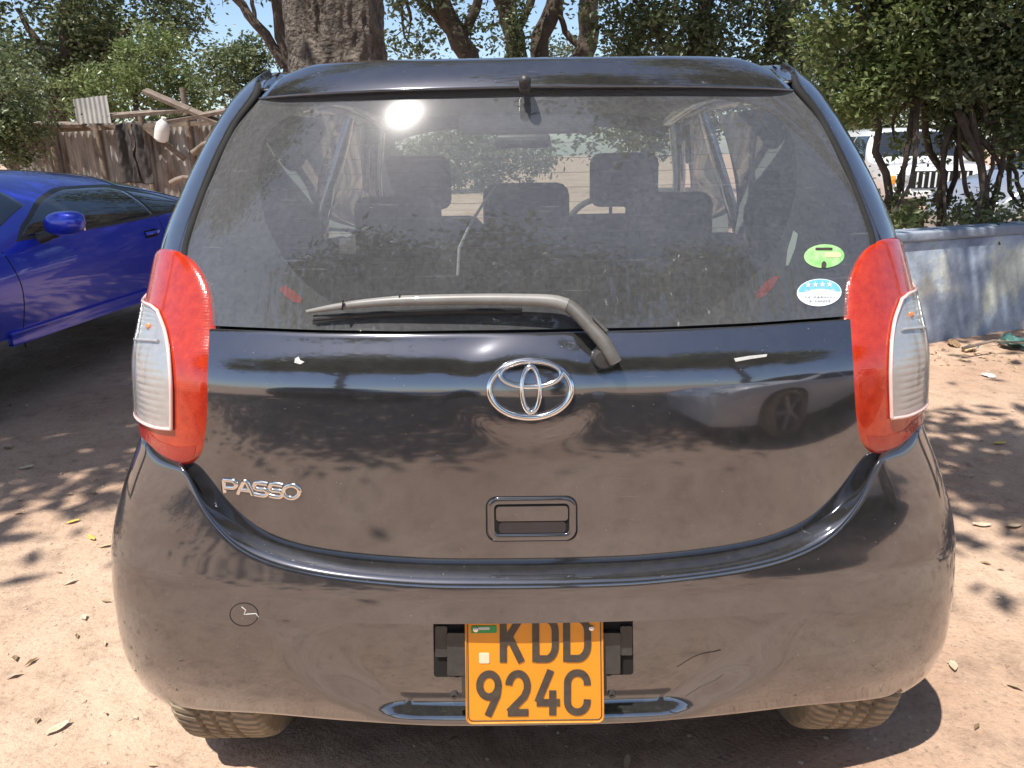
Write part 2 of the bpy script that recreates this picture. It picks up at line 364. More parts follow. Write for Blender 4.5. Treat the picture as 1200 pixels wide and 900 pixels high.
# loose gravel and small clods (nobody could count them)
def pebble(r):
    bm = bmesh.new(); bmesh.ops.create_icosphere(bm, subdivisions=1, radius=1)
    for v in bm.verts: v.co *= random.uniform(.7, 1.15)
    V = np.array([v.co[:] for v in bm.verts])*np.array([1, .8, .5])*r; Fc = np.array([[v.index for v in f.verts] for f in bm.faces]); bm.free(); return V, Fc
Vs, Fs, bse = [], [], 0; base_p = [pebble(1) for _ in range(6)]
for k in range(3400):
    if k < 2200: x, y = random.uniform(-3.6, 3.6), random.uniform(-1.2, 4.5)
    else: x, y = random.choice((-1, 1))*random.uniform(.7, 2.4), random.uniform(-.2, 2.2)
    r = random.choice((.002, .003, .003, .004, .005, .007)) * random.uniform(.7, 1.3)
    if random.random() < .012: r = random.uniform(.009, .016)
    V, Fc = base_p[k % 6]; a = random.uniform(0, 6.28); ca, sa = math.cos(a), math.sin(a)
    W_ = V*r; W_ = np.stack([W_[:, 0]*ca-W_[:, 1]*sa+x, W_[:, 0]*sa+W_[:, 1]*ca+y, W_[:, 2]+gz(x, y)+r*.15], -1)
    Vs.append(W_); Fs.append(Fc+bse); bse += len(V)
peb_m = mat('dusty_pebbles', (.36, .27, .20), .9, noise=(7, .15, (.52, .42, .33)))
tag(mesh('gravel', np.concatenate(Vs), np.concatenate(Fs), peb_m, smooth=False), 'loose pebbles and clods scattered over the trodden dirt', 'gravel', kind='stuff')

# ---- leaves
def leaf_mat(name, c1, c2, c3, trans=.35):
    m = mat(name, c1, .36); t = m.node_tree; b = t.nodes['Principled BSDF']; out = t.nodes['Material Output']
    gmn = t.nodes.new('ShaderNodeNewGeometry')
    r = ramp(t, gmn.outputs['Random Per Island'], [(0, c1), (.55, c2), (1, c3)])
    t.links.new(r.outputs[0], b.inputs['Base Color'])
    tl = t.nodes.new('ShaderNodeBsdfTranslucent'); t.links.new(r.outputs[0], tl.inputs[0])
    ms = t.nodes.new('ShaderNodeMixShader'); ms.inputs[0].default_value = trans
    t.links.new(b.outputs[0], ms.inputs[1]); t.links.new(tl.outputs[0], ms.inputs[2]); t.links.new(ms.outputs[0], out.inputs[0]); return m
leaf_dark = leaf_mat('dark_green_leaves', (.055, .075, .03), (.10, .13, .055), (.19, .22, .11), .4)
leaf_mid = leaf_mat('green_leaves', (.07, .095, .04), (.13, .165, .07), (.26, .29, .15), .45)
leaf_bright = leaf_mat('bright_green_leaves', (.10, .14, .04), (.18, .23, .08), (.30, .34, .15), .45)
bark = mat('tree_bark', (.055, .045, .038), .95, noise=(9, .16, (.20, .165, .135)), bump=(26, 1.0, .06))
bark_dark = mat('dark_bark', (.05, .036, .028), .95, noise=(8, .2, (.12, .09, .068)), bump=(30, .8, .02))
def leafcloud(C, size, g, flat=.5):
    n = len(C); d = g.normal(size=(n, 3)); d[:, 2] *= .6; d[:, 2] -= .25; d /= np.linalg.norm(d, axis=1, keepdims=True)
    s = g.normal(size=(n, 3)); s -= d*(s*d).sum(1, keepdims=True); s /= np.linalg.norm(s, axis=1, keepdims=True); nn = np.cross(d, s)
    L = (size*g.uniform(.6, 1.3, n))[:, None]
    V = np.stack([C, C+d*L*.5+s*L*.24+nn*L*.06, C+d*L, C+d*L*.5-s*L*.24+nn*L*.06], 1).reshape(-1, 3)
    return V, np.arange(n*4).reshape(n, 4)
def crown_pts(blobs, g, per, sig):
    P = []
    for (cx, cy, cz, rx, ry, rz, nc) in blobs:
        q = g.normal(size=(nc, 3)); q /= np.linalg.norm(q, axis=1, keepdims=True); q *= g.uniform(.35, 1.05, (nc, 1))**.6
        c = q*np.array([rx, ry, rz])+np.array([cx, cy, cz]); k = g.integers(int(per*.5), int(per*1.5), nc)
        cc = np.repeat(c, k, 0); sg = np.repeat(g.uniform(.6, 1.4, nc)*sig, k)[:, None]
        P.append(cc+g.normal(size=cc.shape)*sg*np.array([1, 1, .7]))
    return np.concatenate(P)
def wob(pts, n=10, amp=.06, seed=0):
    pts = np.array(pts, float); q = curve(pts, n); r = random.Random(seed+int(abs(pts).sum()*100)); L = np.linalg.norm(pts[-1]-pts[0])
    for i in range(1, n-1): q[i] += np.array([r.uniform(-1, 1), r.uniform(-1, 1), 0])*amp*L*.3
    return q
def tree(kind, label, cat, stems, blobs, lm, bm_=bark_dark, per=60, sig=.2, leaf=.1, seed=1, group=None, zmin=None, twigs=0):
    """stems: list of (points, r0, r1)"""
    p0 = stems[0][0][0]; root = empty(kind, p0, 0, label, cat, group); inv = -np.array(p0)
    g = np.random.default_rng(seed); s = MB()
    for k, (pts, r0, r1) in enumerate(stems):
        q = wob(pts, 12, seed=seed+k)+inv; s.tube([tuple(a) for a in q], list(np.linspace(r0, r1, 12)), n=10)
    if blobs and twigs:
        tips = np.array([st[0][-1] for st in stems])
        for (cx, cy, cz, rx, ry, rz, nc) in blobs:
            for k in range(twigs):
                q = g.normal(size=3); q /= np.linalg.norm(q); e = np.array([cx, cy, cz])+q*np.array([rx, ry, rz])*.85
                st = tips[((tips-e)**2).sum(1).argmin()]; mid = (st+e)/2+g.normal(size=3)*.15
                s.tube([tuple(a+inv) for a in curve([st, mid, e], 7)], list(np.linspace(.03, .008, 7)), n=5)
    s.build('trunk', bm_, root, smooth=True)
    if blobs:
        C = crown_pts(blobs, g, per, sig)
        if zmin is not None: C = C[C[:, 2] > zmin]
        V, Fc = leafcloud(C+inv, leaf, g); mesh('crown', V, Fc, lm, root, smooth=False)
    return root

# big trunk close behind the roof, at the left
bx_, by_, _ = at(392, 60, 7.2); root = empty('broad_tree', (bx_, by_, GL), 0, 'massive rough brown tree trunk rising just behind the car roof', 'tree')
nz_, na = 330, 200; zz = np.linspace(-.1, 7, nz_); aa = np.linspace(0, 2*np.pi, na, endpoint=False); A, Zt = np.meshgrid(aa, zz)
ridge = np.abs(vnoise(A*40/6.283*1.0+vnoise(A*3, Zt*2)*1.6, Zt*1.5))
rad = .385+.05*np.cos(A*2+Zt*.5)+.16*np.exp(-Zt*1.5)+.045*vnoise(A*5/6.283*2, Zt*.8)+.09*(ridge-.2)+.035*vnoise(A*12, Zt*9)+.02*vnoise(A*25, Zt*22)
V = np.stack([np.cos(A)*rad+.04*Zt*.2, np.sin(A)*rad, Zt], -1).reshape(-1, 3)
i = np.arange(nz_-1)[:, None]*na; j = np.arange(na)[None]; Fq = np.stack([(i+j), (i+(j+1) % na), (i+na+(j+1) % na), (i+na+j)], -1).reshape(-1, 4)
mesh('trunk', V, Fq, bark, root)
s = MB(); s.tube([(0, 0, 5.5), (-.5, .2, 7.2), (-1.6, .4, 8.6)], [.3, .22, .1], 12); s.tube([(0, 0, 5.8), (.7, .3, 7.4), (1.6, .8, 9)], [.28, .2, .1], 12); s.build('limb', bark, root, smooth=True)
C = crown_pts([(0, .5, 9.5, 3.4, 3, 1.8, 160)], np.random.default_rng(4), 60, .3); V, Fq = leafcloud(C, .16, np.random.default_rng(5)); mesh('crown', V, Fq, leaf_mid, root, smooth=False)

# trees beyond, one by one (left to right)
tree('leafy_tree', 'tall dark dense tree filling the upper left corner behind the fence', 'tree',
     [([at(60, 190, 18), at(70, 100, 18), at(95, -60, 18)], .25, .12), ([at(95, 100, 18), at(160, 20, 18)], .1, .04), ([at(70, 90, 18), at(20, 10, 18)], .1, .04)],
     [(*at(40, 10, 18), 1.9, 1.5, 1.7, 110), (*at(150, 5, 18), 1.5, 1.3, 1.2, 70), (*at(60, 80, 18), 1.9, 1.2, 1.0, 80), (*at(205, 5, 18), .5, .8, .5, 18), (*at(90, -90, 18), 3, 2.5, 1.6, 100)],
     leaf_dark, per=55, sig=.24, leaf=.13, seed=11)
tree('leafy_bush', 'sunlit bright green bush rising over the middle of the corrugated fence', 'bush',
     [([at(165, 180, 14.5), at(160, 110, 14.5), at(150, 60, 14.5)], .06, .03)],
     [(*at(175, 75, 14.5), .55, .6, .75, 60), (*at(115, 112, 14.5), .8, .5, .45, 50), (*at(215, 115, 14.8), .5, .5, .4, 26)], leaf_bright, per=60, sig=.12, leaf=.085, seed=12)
tree('leafy_bush', 'green bush at the right end of the corrugated fence beside the leaning stem', 'bush',
     [([at(275, 180, 13.6), at(275, 110, 13.6), at(270, 80, 13.6)], .06, .03)],
     [(*at(275, 88, 13.6), .52, .5, .55, 62), (*at(300, 60, 13.6), .25, .3, .25, 14)], leaf_mid, per=60, sig=.12, leaf=.08, seed=13)
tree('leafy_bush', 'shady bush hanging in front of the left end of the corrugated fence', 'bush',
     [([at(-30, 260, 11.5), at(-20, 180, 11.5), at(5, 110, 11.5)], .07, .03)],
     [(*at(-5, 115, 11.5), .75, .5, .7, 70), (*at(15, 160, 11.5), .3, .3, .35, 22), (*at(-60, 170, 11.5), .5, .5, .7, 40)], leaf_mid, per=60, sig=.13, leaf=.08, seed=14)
tree('slender_tree', 'thin leaning bare stem forking left of the massive trunk', 'tree',
     [([at(352, 190, 9.6), at(338, 85, 9.6), at(326, 0, 9.6), at(320, -90, 9.6)], .085, .06), ([at(334, 78, 9.6), at(312, 42, 9.6), at(278, 0, 9.6), at(240, -60, 9.6)], .06, .04), ([at(300, 26, 9.6), at(290, -30, 9.6)], .025, .02)],
     [(*at(250, -75, 9.6), 1.0, .8, .55, 40)], leaf_mid, per=40, sig=.16, leaf=.09, seed=15)
tree('slender_tree', 'dark leaning tree with sparse foliage right of the massive trunk', 'tree',
     [([at(556, 110, 12), at(546, 62, 12), at(520, 10, 12), at(505, -60, 12)], .17, .11), ([at(538, 50, 12), at(560, 0, 12), at(570, -60, 12)], .08, .05), ([at(530, 40, 12), at(500, 8, 12), at(470, -15, 12)], .06, .03)],
     [(*at(478, 52, 12.5), .55, .5, .22, 16), (*at(480, 5, 12), .5, .6, .25, 14), (*at(560, 25, 12), .4, .5, .35, 12), (*at(520, -90, 12), 2.0, 1.5, .8, 60)], leaf_mid, per=45, sig=.16, leaf=.085, seed=16, twigs=3)
tree('slender_tree', 'ivy wrapped slanting trunk behind the centre of the roof', 'tree',
     [([at(612, 110, 13), at(604, 50, 13), at(588, -10, 13), at(575, -80, 13)], .17, .13), ([at(606, 40, 13), at(622, 0, 13), at(640, -60, 13)], .07, .05)],
     [(*at(606, 35, 12.7), .16, .2, .5, 16), (*at(575, -90, 13), 1.8, 1.3, .8, 60)], leaf_mid, per=45, sig=.1, leaf=.08, seed=17)
tree('slender_tree', 'dark double stemmed tree rising behind the right middle of the roof', 'tree',
     [([at(636, 110, 13.4), at(634, 50, 13.4), at(650, -5, 13.4), at(662, -80, 13.4)], .16, .12), ([at(640, 110, 13.4), at(684, 60, 13.4), at(692, 0, 13.4), at(700, -80, 13.4)], .18, .14), ([at(684, 60, 13.4), at(660, 30, 13.4), at(655, 0, 13.4)], .06, .04)],
     [(*at(660, 62, 14.5), .5, .5, .2, 14), (*at(690, -100, 13.4), 1.8, 1.5, .8, 60)], leaf_mid, per=45, sig=.13, leaf=.08, seed=18)
tree('leafy_tree', 'broad dark leafy tree behind the right end of the roof', 'tree',
     [([at(800, 190, 10.5), at(810, 80, 10.5), at(830, -30, 10.5)], .13, .08), ([at(805, 100, 10.5), at(760, 20, 10.5)], .06, .03), ([at(910, 60, 10.5), at(930, -20, 10.5)], .16, .12)],
     [(*at(770, 45, 10.5), .8, .7, .42, 50), (*at(860, 30, 10.5), .8, .7, .5, 52), (*at(800, -20, 10.5), 1.4, .9, .5, 60), (*at(930, 70, 10.8), .8, .6, .65, 60), (*at(830, -110, 10.5), 2.2, 1.6, .9, 80)],
     leaf_dark, per=62, sig=.13, leaf=.085, seed=19, twigs=4)
hs = [(1036, 6.7, 'hedge tree with bright leaves nearest the right rear pillar, behind the blue grey wall'), (1098, 6.9, 'hedge tree with forked stems in front of the white off roader'),
      (1152, 6.6, 'hedge tree between the white off roader and the pale parked car'), (1215, 6.8, 'hedge tree at the far right edge above the painted wall')]
for k, (u, D, lb) in enumerate(hs):
    st = [([at(u, 330, D), at(u+6, 230, D), at(u-10, 150, D), at(u-16, 40, D)], .04, .022), ([at(u+4, 262, D), at(u+24, 190, D), at(u+38, 110, D)], .028, .014),
          ([at(u-2, 255, D), at(u-26, 200, D), at(u-30, 130, D)], .022, .012), ([at(u+6, 225, D), at(u+12, 180, D), at(u+2, 120, D)], .018, .01)]
    if k < 2: st = st[:2]
    bl = [(*at(u-5, 10, D), .62, .5, .55, 105), (*at(u-30, 80+[30, -5, 10, 20][k], D), .34, .35, .2, 30), (*at(u+30, 95-[20, -22, 10, 0][k], D), .3, .35, .2, 28), (*at(u+[-20, 26, 24, -10][k], [120, 98, 150, 165][k], D), .15, .2, .12, 8), (*at(u+10, 262, D-.5), .3, .15, .05, 5), (*at(u, -90, D), .8, .7, .5, 60), (*at(u+5, 238, D), .22, .25, .06, 4), (*at(u+15, 180, D), .2, .2, .15, 2)]
    if k >= 3: bl.append((*at(u+15, 150, D), .3, .3, .2, 26))
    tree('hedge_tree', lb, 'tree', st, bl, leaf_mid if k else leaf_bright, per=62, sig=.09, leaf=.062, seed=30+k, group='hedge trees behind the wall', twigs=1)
# trees far behind the parked cars
for k, (u, D, lb) in enumerate([(760, 26, 'distant rounded tree behind the roof, left of the white off roader'), (960, 24, 'distant dark tree directly behind the white off roader'), (1130, 22, 'distant shady tree above the white off roader bonnet'), (1290, 22, 'distant shady tree beyond the pale parked car'), (560, 28, 'distant low tree seen under the sparse leaning trees'), (380, 27, 'distant low tree behind the massive trunk')]):
    x, y, z = at(u, 150, D); tree('leafy_tree', lb, 'tree', [([(x, y, 0), (x, y, 2), (x+.2, y, 4)], .2, .1)],
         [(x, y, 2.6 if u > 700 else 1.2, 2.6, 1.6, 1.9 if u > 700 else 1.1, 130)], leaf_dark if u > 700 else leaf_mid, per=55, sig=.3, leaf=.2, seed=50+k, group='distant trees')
for k, (x, y, lb) in enumerate([(-16, 20, 'distant tree well to the left of the corrugated fence'), (-23, 17, 'distant tree at the far left beyond the fence line'), (-30, 11, 'outermost distant tree on the left'), (-12.5, 23, 'distant tree behind the tall dark tree'),
                                (20, 19, 'distant tree well to the right of the pale car'), (25, 13, 'distant tree at the far right of the yard'), (30, 6, 'outermost distant tree on the right')]):
    tree('leafy_tree', lb, 'tree', [([(x, y, -.1), (x, y, 2), (x+.3, y, 4)], .22, .1)], [(x, y, 3.0, 3.6, 2.0, 2.6, 130)], leaf_mid, per=45, sig=.35, leaf=.24, seed=80+k, group='trees at the edge of the yard')
# trees outside the frame that shade the yard
def canopy(label, base, blobs, seed, leaf=.17, per=55, sig=.3, r=.22):
    tips = [(b[0], b[1], b[2]) for b in blobs]; st = [([base, (base[0], base[1], 2.2), ((base[0]*.7+tips[0][0]*.3), (base[1]*.7+tips[0][1]*.3), tips[0][2]*.7)], r, r*.6)]
    top = st[0][0][-1]
    for tp in tips: st.append(([top, ((top[0]+tp[0])/2, (top[1]+tp[1])/2, tp[2]-.3), tp], r*.5, .03))
    return tree('shade_tree', label, 'tree', st, blobs, leaf_mid, bm_=bark, per=per, sig=sig, leaf=leaf, seed=seed, twigs=5)
canopy('shade tree left of the yard, over the blue coupe', (-7.2, 1.0, 0), [(-4.9, .55, 6, 1.5, 1.4, .9, 170), (-6.4, 2.2, 6.5, 1.5, 2.0, .9, 150), (-5.9, -.3, 6.0, 1.2, 1.2, .7, 50), (-4.8, 3.3, 6.5, 1.2, 1.3, .8, 60)], 71)
canopy('shade tree right of the yard, over the end of the wall', (5.4, 1.2, 0), [(2.4, .55, 5.6, .8, .55, .5, 30), (3.3, 1.6, 5.8, 1.0, .8, .5, 34), (4.4, 2.8, 5.6, 1.6, 1.2, .6, 60), (2.0, 2.6, 6.2, .8, .8, .5, 26), (.62, -.35, 5.6, .42, .6, .35, 34), (1.5, -1.2, 5.6, .6, .6, .4, 26)], 72, per=42)
canopy('shade tree behind the viewer at the left', (-4.5, -9, 0), [(-3.4, -6.0, 5.7, 2.6, 1.9, 1.5, 230), (-7, -6.4, 5.6, 2, 1.8, 1.4, 120), (-4, -9.5, 7, 3, 2, 2, 200)], 73)
canopy('shade tree behind the viewer in the middle', (.6, -10, 0), [(-.4, -6.3, 5.7, 2.3, 1.7, 1.5, 210), (1.2, -9.6, 7, 3, 2, 2.2, 220)], 74)
canopy('shade tree behind the viewer at the right', (5.4, -9, 0), [(3.6, -6.2, 5.7, 2.4, 1.8, 1.5, 200), (7, -7, 6, 2, 2, 1.6, 130), (5, -10, 7, 3, 2, 2, 200)], 75)

# ---- painted wall on the right
wa, wb = Vector((1.35, 3.68, 0)), Vector((8.0, 6.4, 0)); wd = (wb-wa); wl = wd.length; wr = math.atan2(wd.y, wd.x)
root = empty('painted_wall', wa, wr, 'low blue grey painted wall with peeling pale patches and painted sun dapple behind the right tail light', 'wall')
wm = mat('dappled_peeling_blue_grey_paint', (.16, .20, .29), .8); t = wm.node_tree; b = t.nodes['Principled BSDF']
n1 = nz(t, 1.3, 8, .6); n2 = nz(t, 5, 8, .7)
r1 = ramp(t, n1.outputs[0], [(.36, (.20, .25, .36)), (.47, (.32, .39, .51)), (.55, (.42, .49, .57)), (.60, (.66, .69, .60))])  # pale stops: peeling paint, plus sun dapple put into the colour
r2 = ramp(t, n2.outputs[0], [(.3, .6), (.6, 1.1)]); mm = t.nodes.new('ShaderNodeMix'); mm.data_type = 'RGBA'; mm.blend_type = 'MULTIPLY'; mm.inputs[0].default_value = 1
t.links.new(r1.outputs[0], mm.inputs[6]); t.links.new(r2.outputs[0], mm.inputs[7]); t.links.new(mm.outputs[2], b.inputs['Base Color'])
bp = t.nodes.new('ShaderNodeBump'); bp.inputs['Strength'].default_value = .5; bp.inputs['Distance'].default_value = .02; t.links.new(n2.outputs[0], bp.inputs['Height']); t.links.new(bp.outputs[0], b.inputs['Normal'])
s = MB(); s.box((wl/2, 0, .31), (wl, .16, .80), bev=.01); s.build('masonry', wm, root)
s = MB(); s.box((wl/2, .01, .745), (wl+.04, .22, .07), bev=.015); s.build('coping', mat('weathered_coping', (.17, .21, .29), .85, noise=(4, .2, (.32, .36, .42)), bump=(30, .5, .01)), root)
for k in range(3):
    s = MB(); s.box((.4+k*2.9, -.11, .31), (.26, .10, .79), bev=.01); s.build('pier', wm, root)

# ---- corrugated iron fence on the left
fa, fb = Vector(at(14, 200, 12.3)), Vector(at(330, 200, 12.9)); fa.z = fb.z = 0; fd = fb-fa; fl = fd.length
froot = empty('corrugated_fence', fa, math.atan2(fd.y, fd.x), 'rusty grey corrugated iron fence with wooden posts behind the blue coupe', 'fence')
fm = mat('rusty_corrugated_iron', (.26, .215, .185), .7); t = fm.node_tree; b = t.nodes['Principled BSDF']; n1 = nz(t, 2.2, 9, .7, sc=(1.5, 1, .5)); n2 = nz(t, 1.2, 6, .6, sc=(6, 6, .8))
r1 = ramp(t, n1.outputs[0], [(.34, (.14, .095, .07)), (.5, (.33, .305, .285)), (.66, (.47, .455, .44))]); r2 = ramp(t, n2.outputs[0], [(.35, .55), (.6, 1.1)])
mm = t.nodes.new('ShaderNodeMix'); mm.data_type = 'RGBA'; mm.blend_type = 'MULTIPLY'; mm.inputs[0].default_value = 1
t.links.new(r1.outputs[0], mm.inputs[6]); t.links.new(r2.outputs[0], mm.inputs[7]); t.links.new(mm.outputs[2], b.inputs['Base Color'])
wood = mat('weathered_wood', (.12, .085, .062), .9, noise=(9, .2, (.27, .22, .18)), bump=(30, .6, .01))
def corr(x0, x1, z0, z1a, z1b, y, name='sheet', parent=froot, m=fm, pitch=.09, amp=.012):
    n = int((x1-x0)/pitch*8); xs = np.linspace(x0, x1, n); ys = y+amp*np.cos(xs/pitch*2*np.pi); V = []
    rows = np.linspace(0, 1, 7)
    for r_ in rows:
        zt = z1a+(z1b-z1a)*(xs-x0)/(x1-x0)+.012*np.sin(xs*7); V.append(np.stack([xs, ys+.02*r_*vnoise(xs*3, xs*0+r_*2), z0+(zt-z0)*r_], -1))
    return mesh(name, np.array(V), grid_faces(7, n), m, parent)
xs = np.linspace(0, fl, 7); hts = [1.80, 1.84, 1.86, 1.86, 1.90, 1.96, 2.02]
for k in range(6): corr(xs[k]+.01, xs[k+1]+.05, .02+.02*(k % 2), hts[k], hts[k+1], .012*(k % 2))
for k, x in enumerate(xs):
    s = MB(); s.tube([(x, -.07, -.1), (x+.02, -.07, .9), (x, -.06, hts[k]+(.45 if k == 4 else .1))], .045, 8); s.build('post', wood, froot, smooth=True)
s = MB(); s.box((fl/2, -.06, 1.80), (fl, .05, .07), ry=-.035); s.build('rail', wood, froot)
s = MB(); s.box((fl/2, -.06, .55), (fl, .05, .07)); s.build('rail', wood, froot)
s = MB(); s.box((2.3, -.09, 1.55), (.75, .03, .08), ry=.75); s.build('brace', wood, froot)
s = MB(); s.box((2.95, -.09, 1.58), (.6, .03, .08), ry=-.85); s.build('brace', wood, froot)
fx = lambda u, v, dy=-.2, D=12.4: (Vector(at(u, v, D+dy)))
p = fx(108, 128); sh = empty('roofing_sheet', p, .05, 'pale corrugated sheet standing on top of the fence', 'metal sheet')
corr(-.25, .25, -.2, .16, .18, 0, 'sheet', sh, mat('pale_corrugated_iron', (.36, .36, .35), .6, noise=(4, .2, (.48, .48, .46))), pitch=.07)
for (u, v, L, a, lb) in [(165, 133, 1.5, -.06, 'long dark board lying along the fence top'), (215, 126, 1.2, .42, 'grey board leaning up at an angle over the fence top'), (236, 135, 1.1, -.15, 'dark board at the right end of the fence top'), (60, 146, 1.0, .02, 'short dark board on the left end of the fence top')]:
    s = MB(); s.box((0, 0, 0), (L, .16, .05), ry=a, rx=.3); o = s.build('loose_board', wood); o.location = fx(u, v, -.1); tag(o, lb, 'board', 'loose boards on the fence')
# white jug hanging on the fence
s = MB(); s.lathe([(.0, -.16), (.07, -.16), (.10, -.13), (.105, 0), (.09, .1), (.05, .15), (.035, .16), (.035, .2), (0, .2)], (0, 0, 0), 'Z', 20)
o = s.build('plastic_jug', white_pl); o.location = fx(190, 153, -.3); o.rotation_euler = (.15, .35, 0); tag(o, 'white plastic jug hanging upside down from a fence post', 'jug')
# dark cloths hanging from the fence
g2 = np.random.default_rng(3)
for (u, lb) in ((146, 'dark ragged cloth hanging over the fence beside the brace'), (162, 'narrow black cloth hanging over the fence beside the jug')):
    x, z = np.meshgrid(np.linspace(-.14, .14, 24), np.linspace(-.62, .25, 40)); wv = .035*np.sin(x*24+z*3+u)+.07*vnoise(x*11+u, z*4)+.03*vnoise(x*28, z*13+u)
    o = mesh('hanging_cloth', np.stack([x*(1-.5*(z+.6))*(1+.5*vnoise(z*6+u, x*3)), wv, z+.05*vnoise(x*9, z*2+u)], -1), grid_faces(40, 24), mat('dark_cloth', (.03, .027, .026), .95, noise=(12, .2, (.07, .062, .058)))); o.location = fx(u, 165, -.3); tag(o, lb, 'cloth')
    md = o.modifiers.new('thickness', 'SOLIDIFY'); md.thickness = .006
for (pts, lb) in (([(200, 215), (215, 208), (232, 210), (262, 192)], 'bent dead branch lying against the right part of the fence'), ([(225, 180), (238, 170), (262, 158)], 'thin dead branch leaning high against the right part of the fence')):
    s = MB(); q = wob([at(u, v, 11.8) for u, v in pts], 9, .1, 3); s.tube([tuple(a) for a in q], list(np.linspace(.045, .015, 9)), 8); o = s.build('dead_branch', wood, smooth=True); tag(o, lb, 'branch')

# ------------------------------------------------------------------ other cars
class Shell:
    """car skin: x forward, y to either side, z up"""
    def __init__(s, top, belt, wid, sill, n=2.7, tumble=.0, R_w=.32, wheels=(), sig=.05):
        s.top = smooth_spl(*top, sig); s.belt = smooth_spl(*belt, sig); s.wid = smooth_spl(*wid, sig); s.sill = sill; s.n = n
        s.x0, s.x1 = top[0][0], top[0][-1]; s.Rw = R_w; s.wheels = wheels; s.tb = tumble
    def side(s, x, z):
        x = np.asarray(x, float); z = np.asarray(z, float)+0*x; w = s.wid(x); bz = s.belt(x); tz = np.maximum(s.top(x), bz+.02)
        u = np.clip((z-s.sill)/(bz-s.sill), 0, 1); low = w*(.90+.10*np.sin(np.clip(u*1.25, 0, 1)*np.pi/2)-.035*np.clip((u-.55)/.45, 0, 1)**2)
        q = np.clip((z-bz)/(tz-bz), 0, 1); wg = w*.965; gh = np.clip(tz-bz, 0, .6)
        up = wg*(1-q**s.n)**(1/s.n)-s.tb*gh*q*(1-q**6)
        return np.where(z > bz, up, low)
    def section(s, x, sg, nl=26, nu=34):
        bz = s.belt(x); tz = max(float(s.top(x)), float(bz)+.02); w = s.wid(x)
        zl = np.linspace(s.sill, bz, nl); yl = s.side(np.full(nl, x), zl)
        th = np.linspace(0, np.pi/2, nu)[1:]; r = 1/(np.abs(np.sin(th))**s.n+np.abs(np.cos(th))**s.n)**(1/s.n)
        q = r*np.sin(th); gh = min(tz-bz, .6); yu = w*.965*r*np.cos(th)-s.tb*gh*q*(1-q**6)
        return np.stack([np.full(nl+nu-1, x), sg*np.r_[yl, np.maximum(yu, 0)], np.r_[zl, bz+(tz-bz)*q]], -1)
    def body(s, name, m, parent, nx=150):
        xs = np.linspace(s.x0, s.x1, nx); L = np.array([s.section(x, 1) for x in xs]); Rr = np.array([s.section(x, -1) for x in xs])
        G = np.concatenate([L, Rr[:, ::-1][:, 1:]], 1); mm_, nn_ = G.shape[:2]; V = G.reshape(-1, 3).copy(); Fc = grid_faces(mm_, nn_)
        for wx in s.wheels:
            c = np.array([wx, s.Rw*.98]); Rr_ = s.Rw+.045; d = np.hypot(V[:, 0]-c[0], V[:, 2]-c[1]); low = V[:, 2] < s.Rw*2.3
            kill = (d < Rr_*.985) & low; f = kill[Fc].sum(1); keep = f < 4; Fc = Fc[keep]
            used = np.zeros(len(V), bool); used[np.unique(Fc)] = True; mv = used & kill; k = (Rr_/np.maximum(d[mv], 1e-4))
            V[mv, 0] = c[0]+(V[mv, 0]-c[0])*k; V[mv, 2] = c[1]+(V[mv, 2]-c[1])*k
        # close the two ends
        Fl = [tuple(f) for f in Fc]; Fl.append(tuple(range(nn_-1, -1, -1))); Fl.append(tuple((mm_-1)*nn_+k for k in range(nn_)))
        used = sorted({i for f in Fl for i in f}); mp = {i: k for k, i in enumerate(used)}
        o = mesh(name, V[used], [tuple(mp[i] for i in f) for f in Fl], m, parent); recalc(o); sharp(o, 50)
        s_ = MB(); hx = (s.x1-s.x0)
        s_.box(((s.x0+s.x1)/2, 0, s.sill+.22), (hx-.25, 1.15, .40)); 
        s_.build('underbody', void_m, parent); return o
    def patch(s, name, m, parent, poly_b, poly_t, sg, o=.004, n=30, k=14, lef=None, rig=None, thick=.006):
        """a panel on the side: bottom and top edges as (x, z) points, front to back"""
        b = curve(poly_b, n); t_ = curve(poly_t, n); l = curve(lef if lef is not None else [b[0], t_[0]], k); r = curve(rig if rig is not None else [b[-1], t_[-1]], k)
        C = coons(b, t_, l, r); y = s.side(C[..., 0], C[..., 1])+o
        return gridmesh(name, np.stack([C[..., 0], sg*y, C[..., 1]], -1), m, parent, thick=thick, lip=.002, up=(0, sg, 0))
    def toppatch(s, name, m, parent, xa, xb, fr, o=.004, fr2=None, n=30, k=20):
        """a panel over the top between stations xa and xb, half width fraction fr"""
        x, f = np.meshgrid(np.linspace(xa, xb, k), np.linspace(-1, 1, n), indexing='ij'); tt = (x-xa)/(xb-xa); ff = f*(fr+(0 if fr2 is None else (fr2-fr)*tt))
        q = (1-np.abs(ff)**s.n)**(1/s.n); bz = s.belt(x); tz = np.maximum(s.top(x), bz+.02); z = bz+(tz-bz)*q
        y = ff*s.wid(x)*.965-np.sign(ff)*s.tb*np.clip(tz-bz, 0, .6)*q*(1-q**6)
        return gridmesh(name, np.stack([x, y, z+o], -1), m, parent, thick=.008, lip=.002, up=(1, 0, 1) if xa > 0 or xb > 0 else (-1, 0, 1))
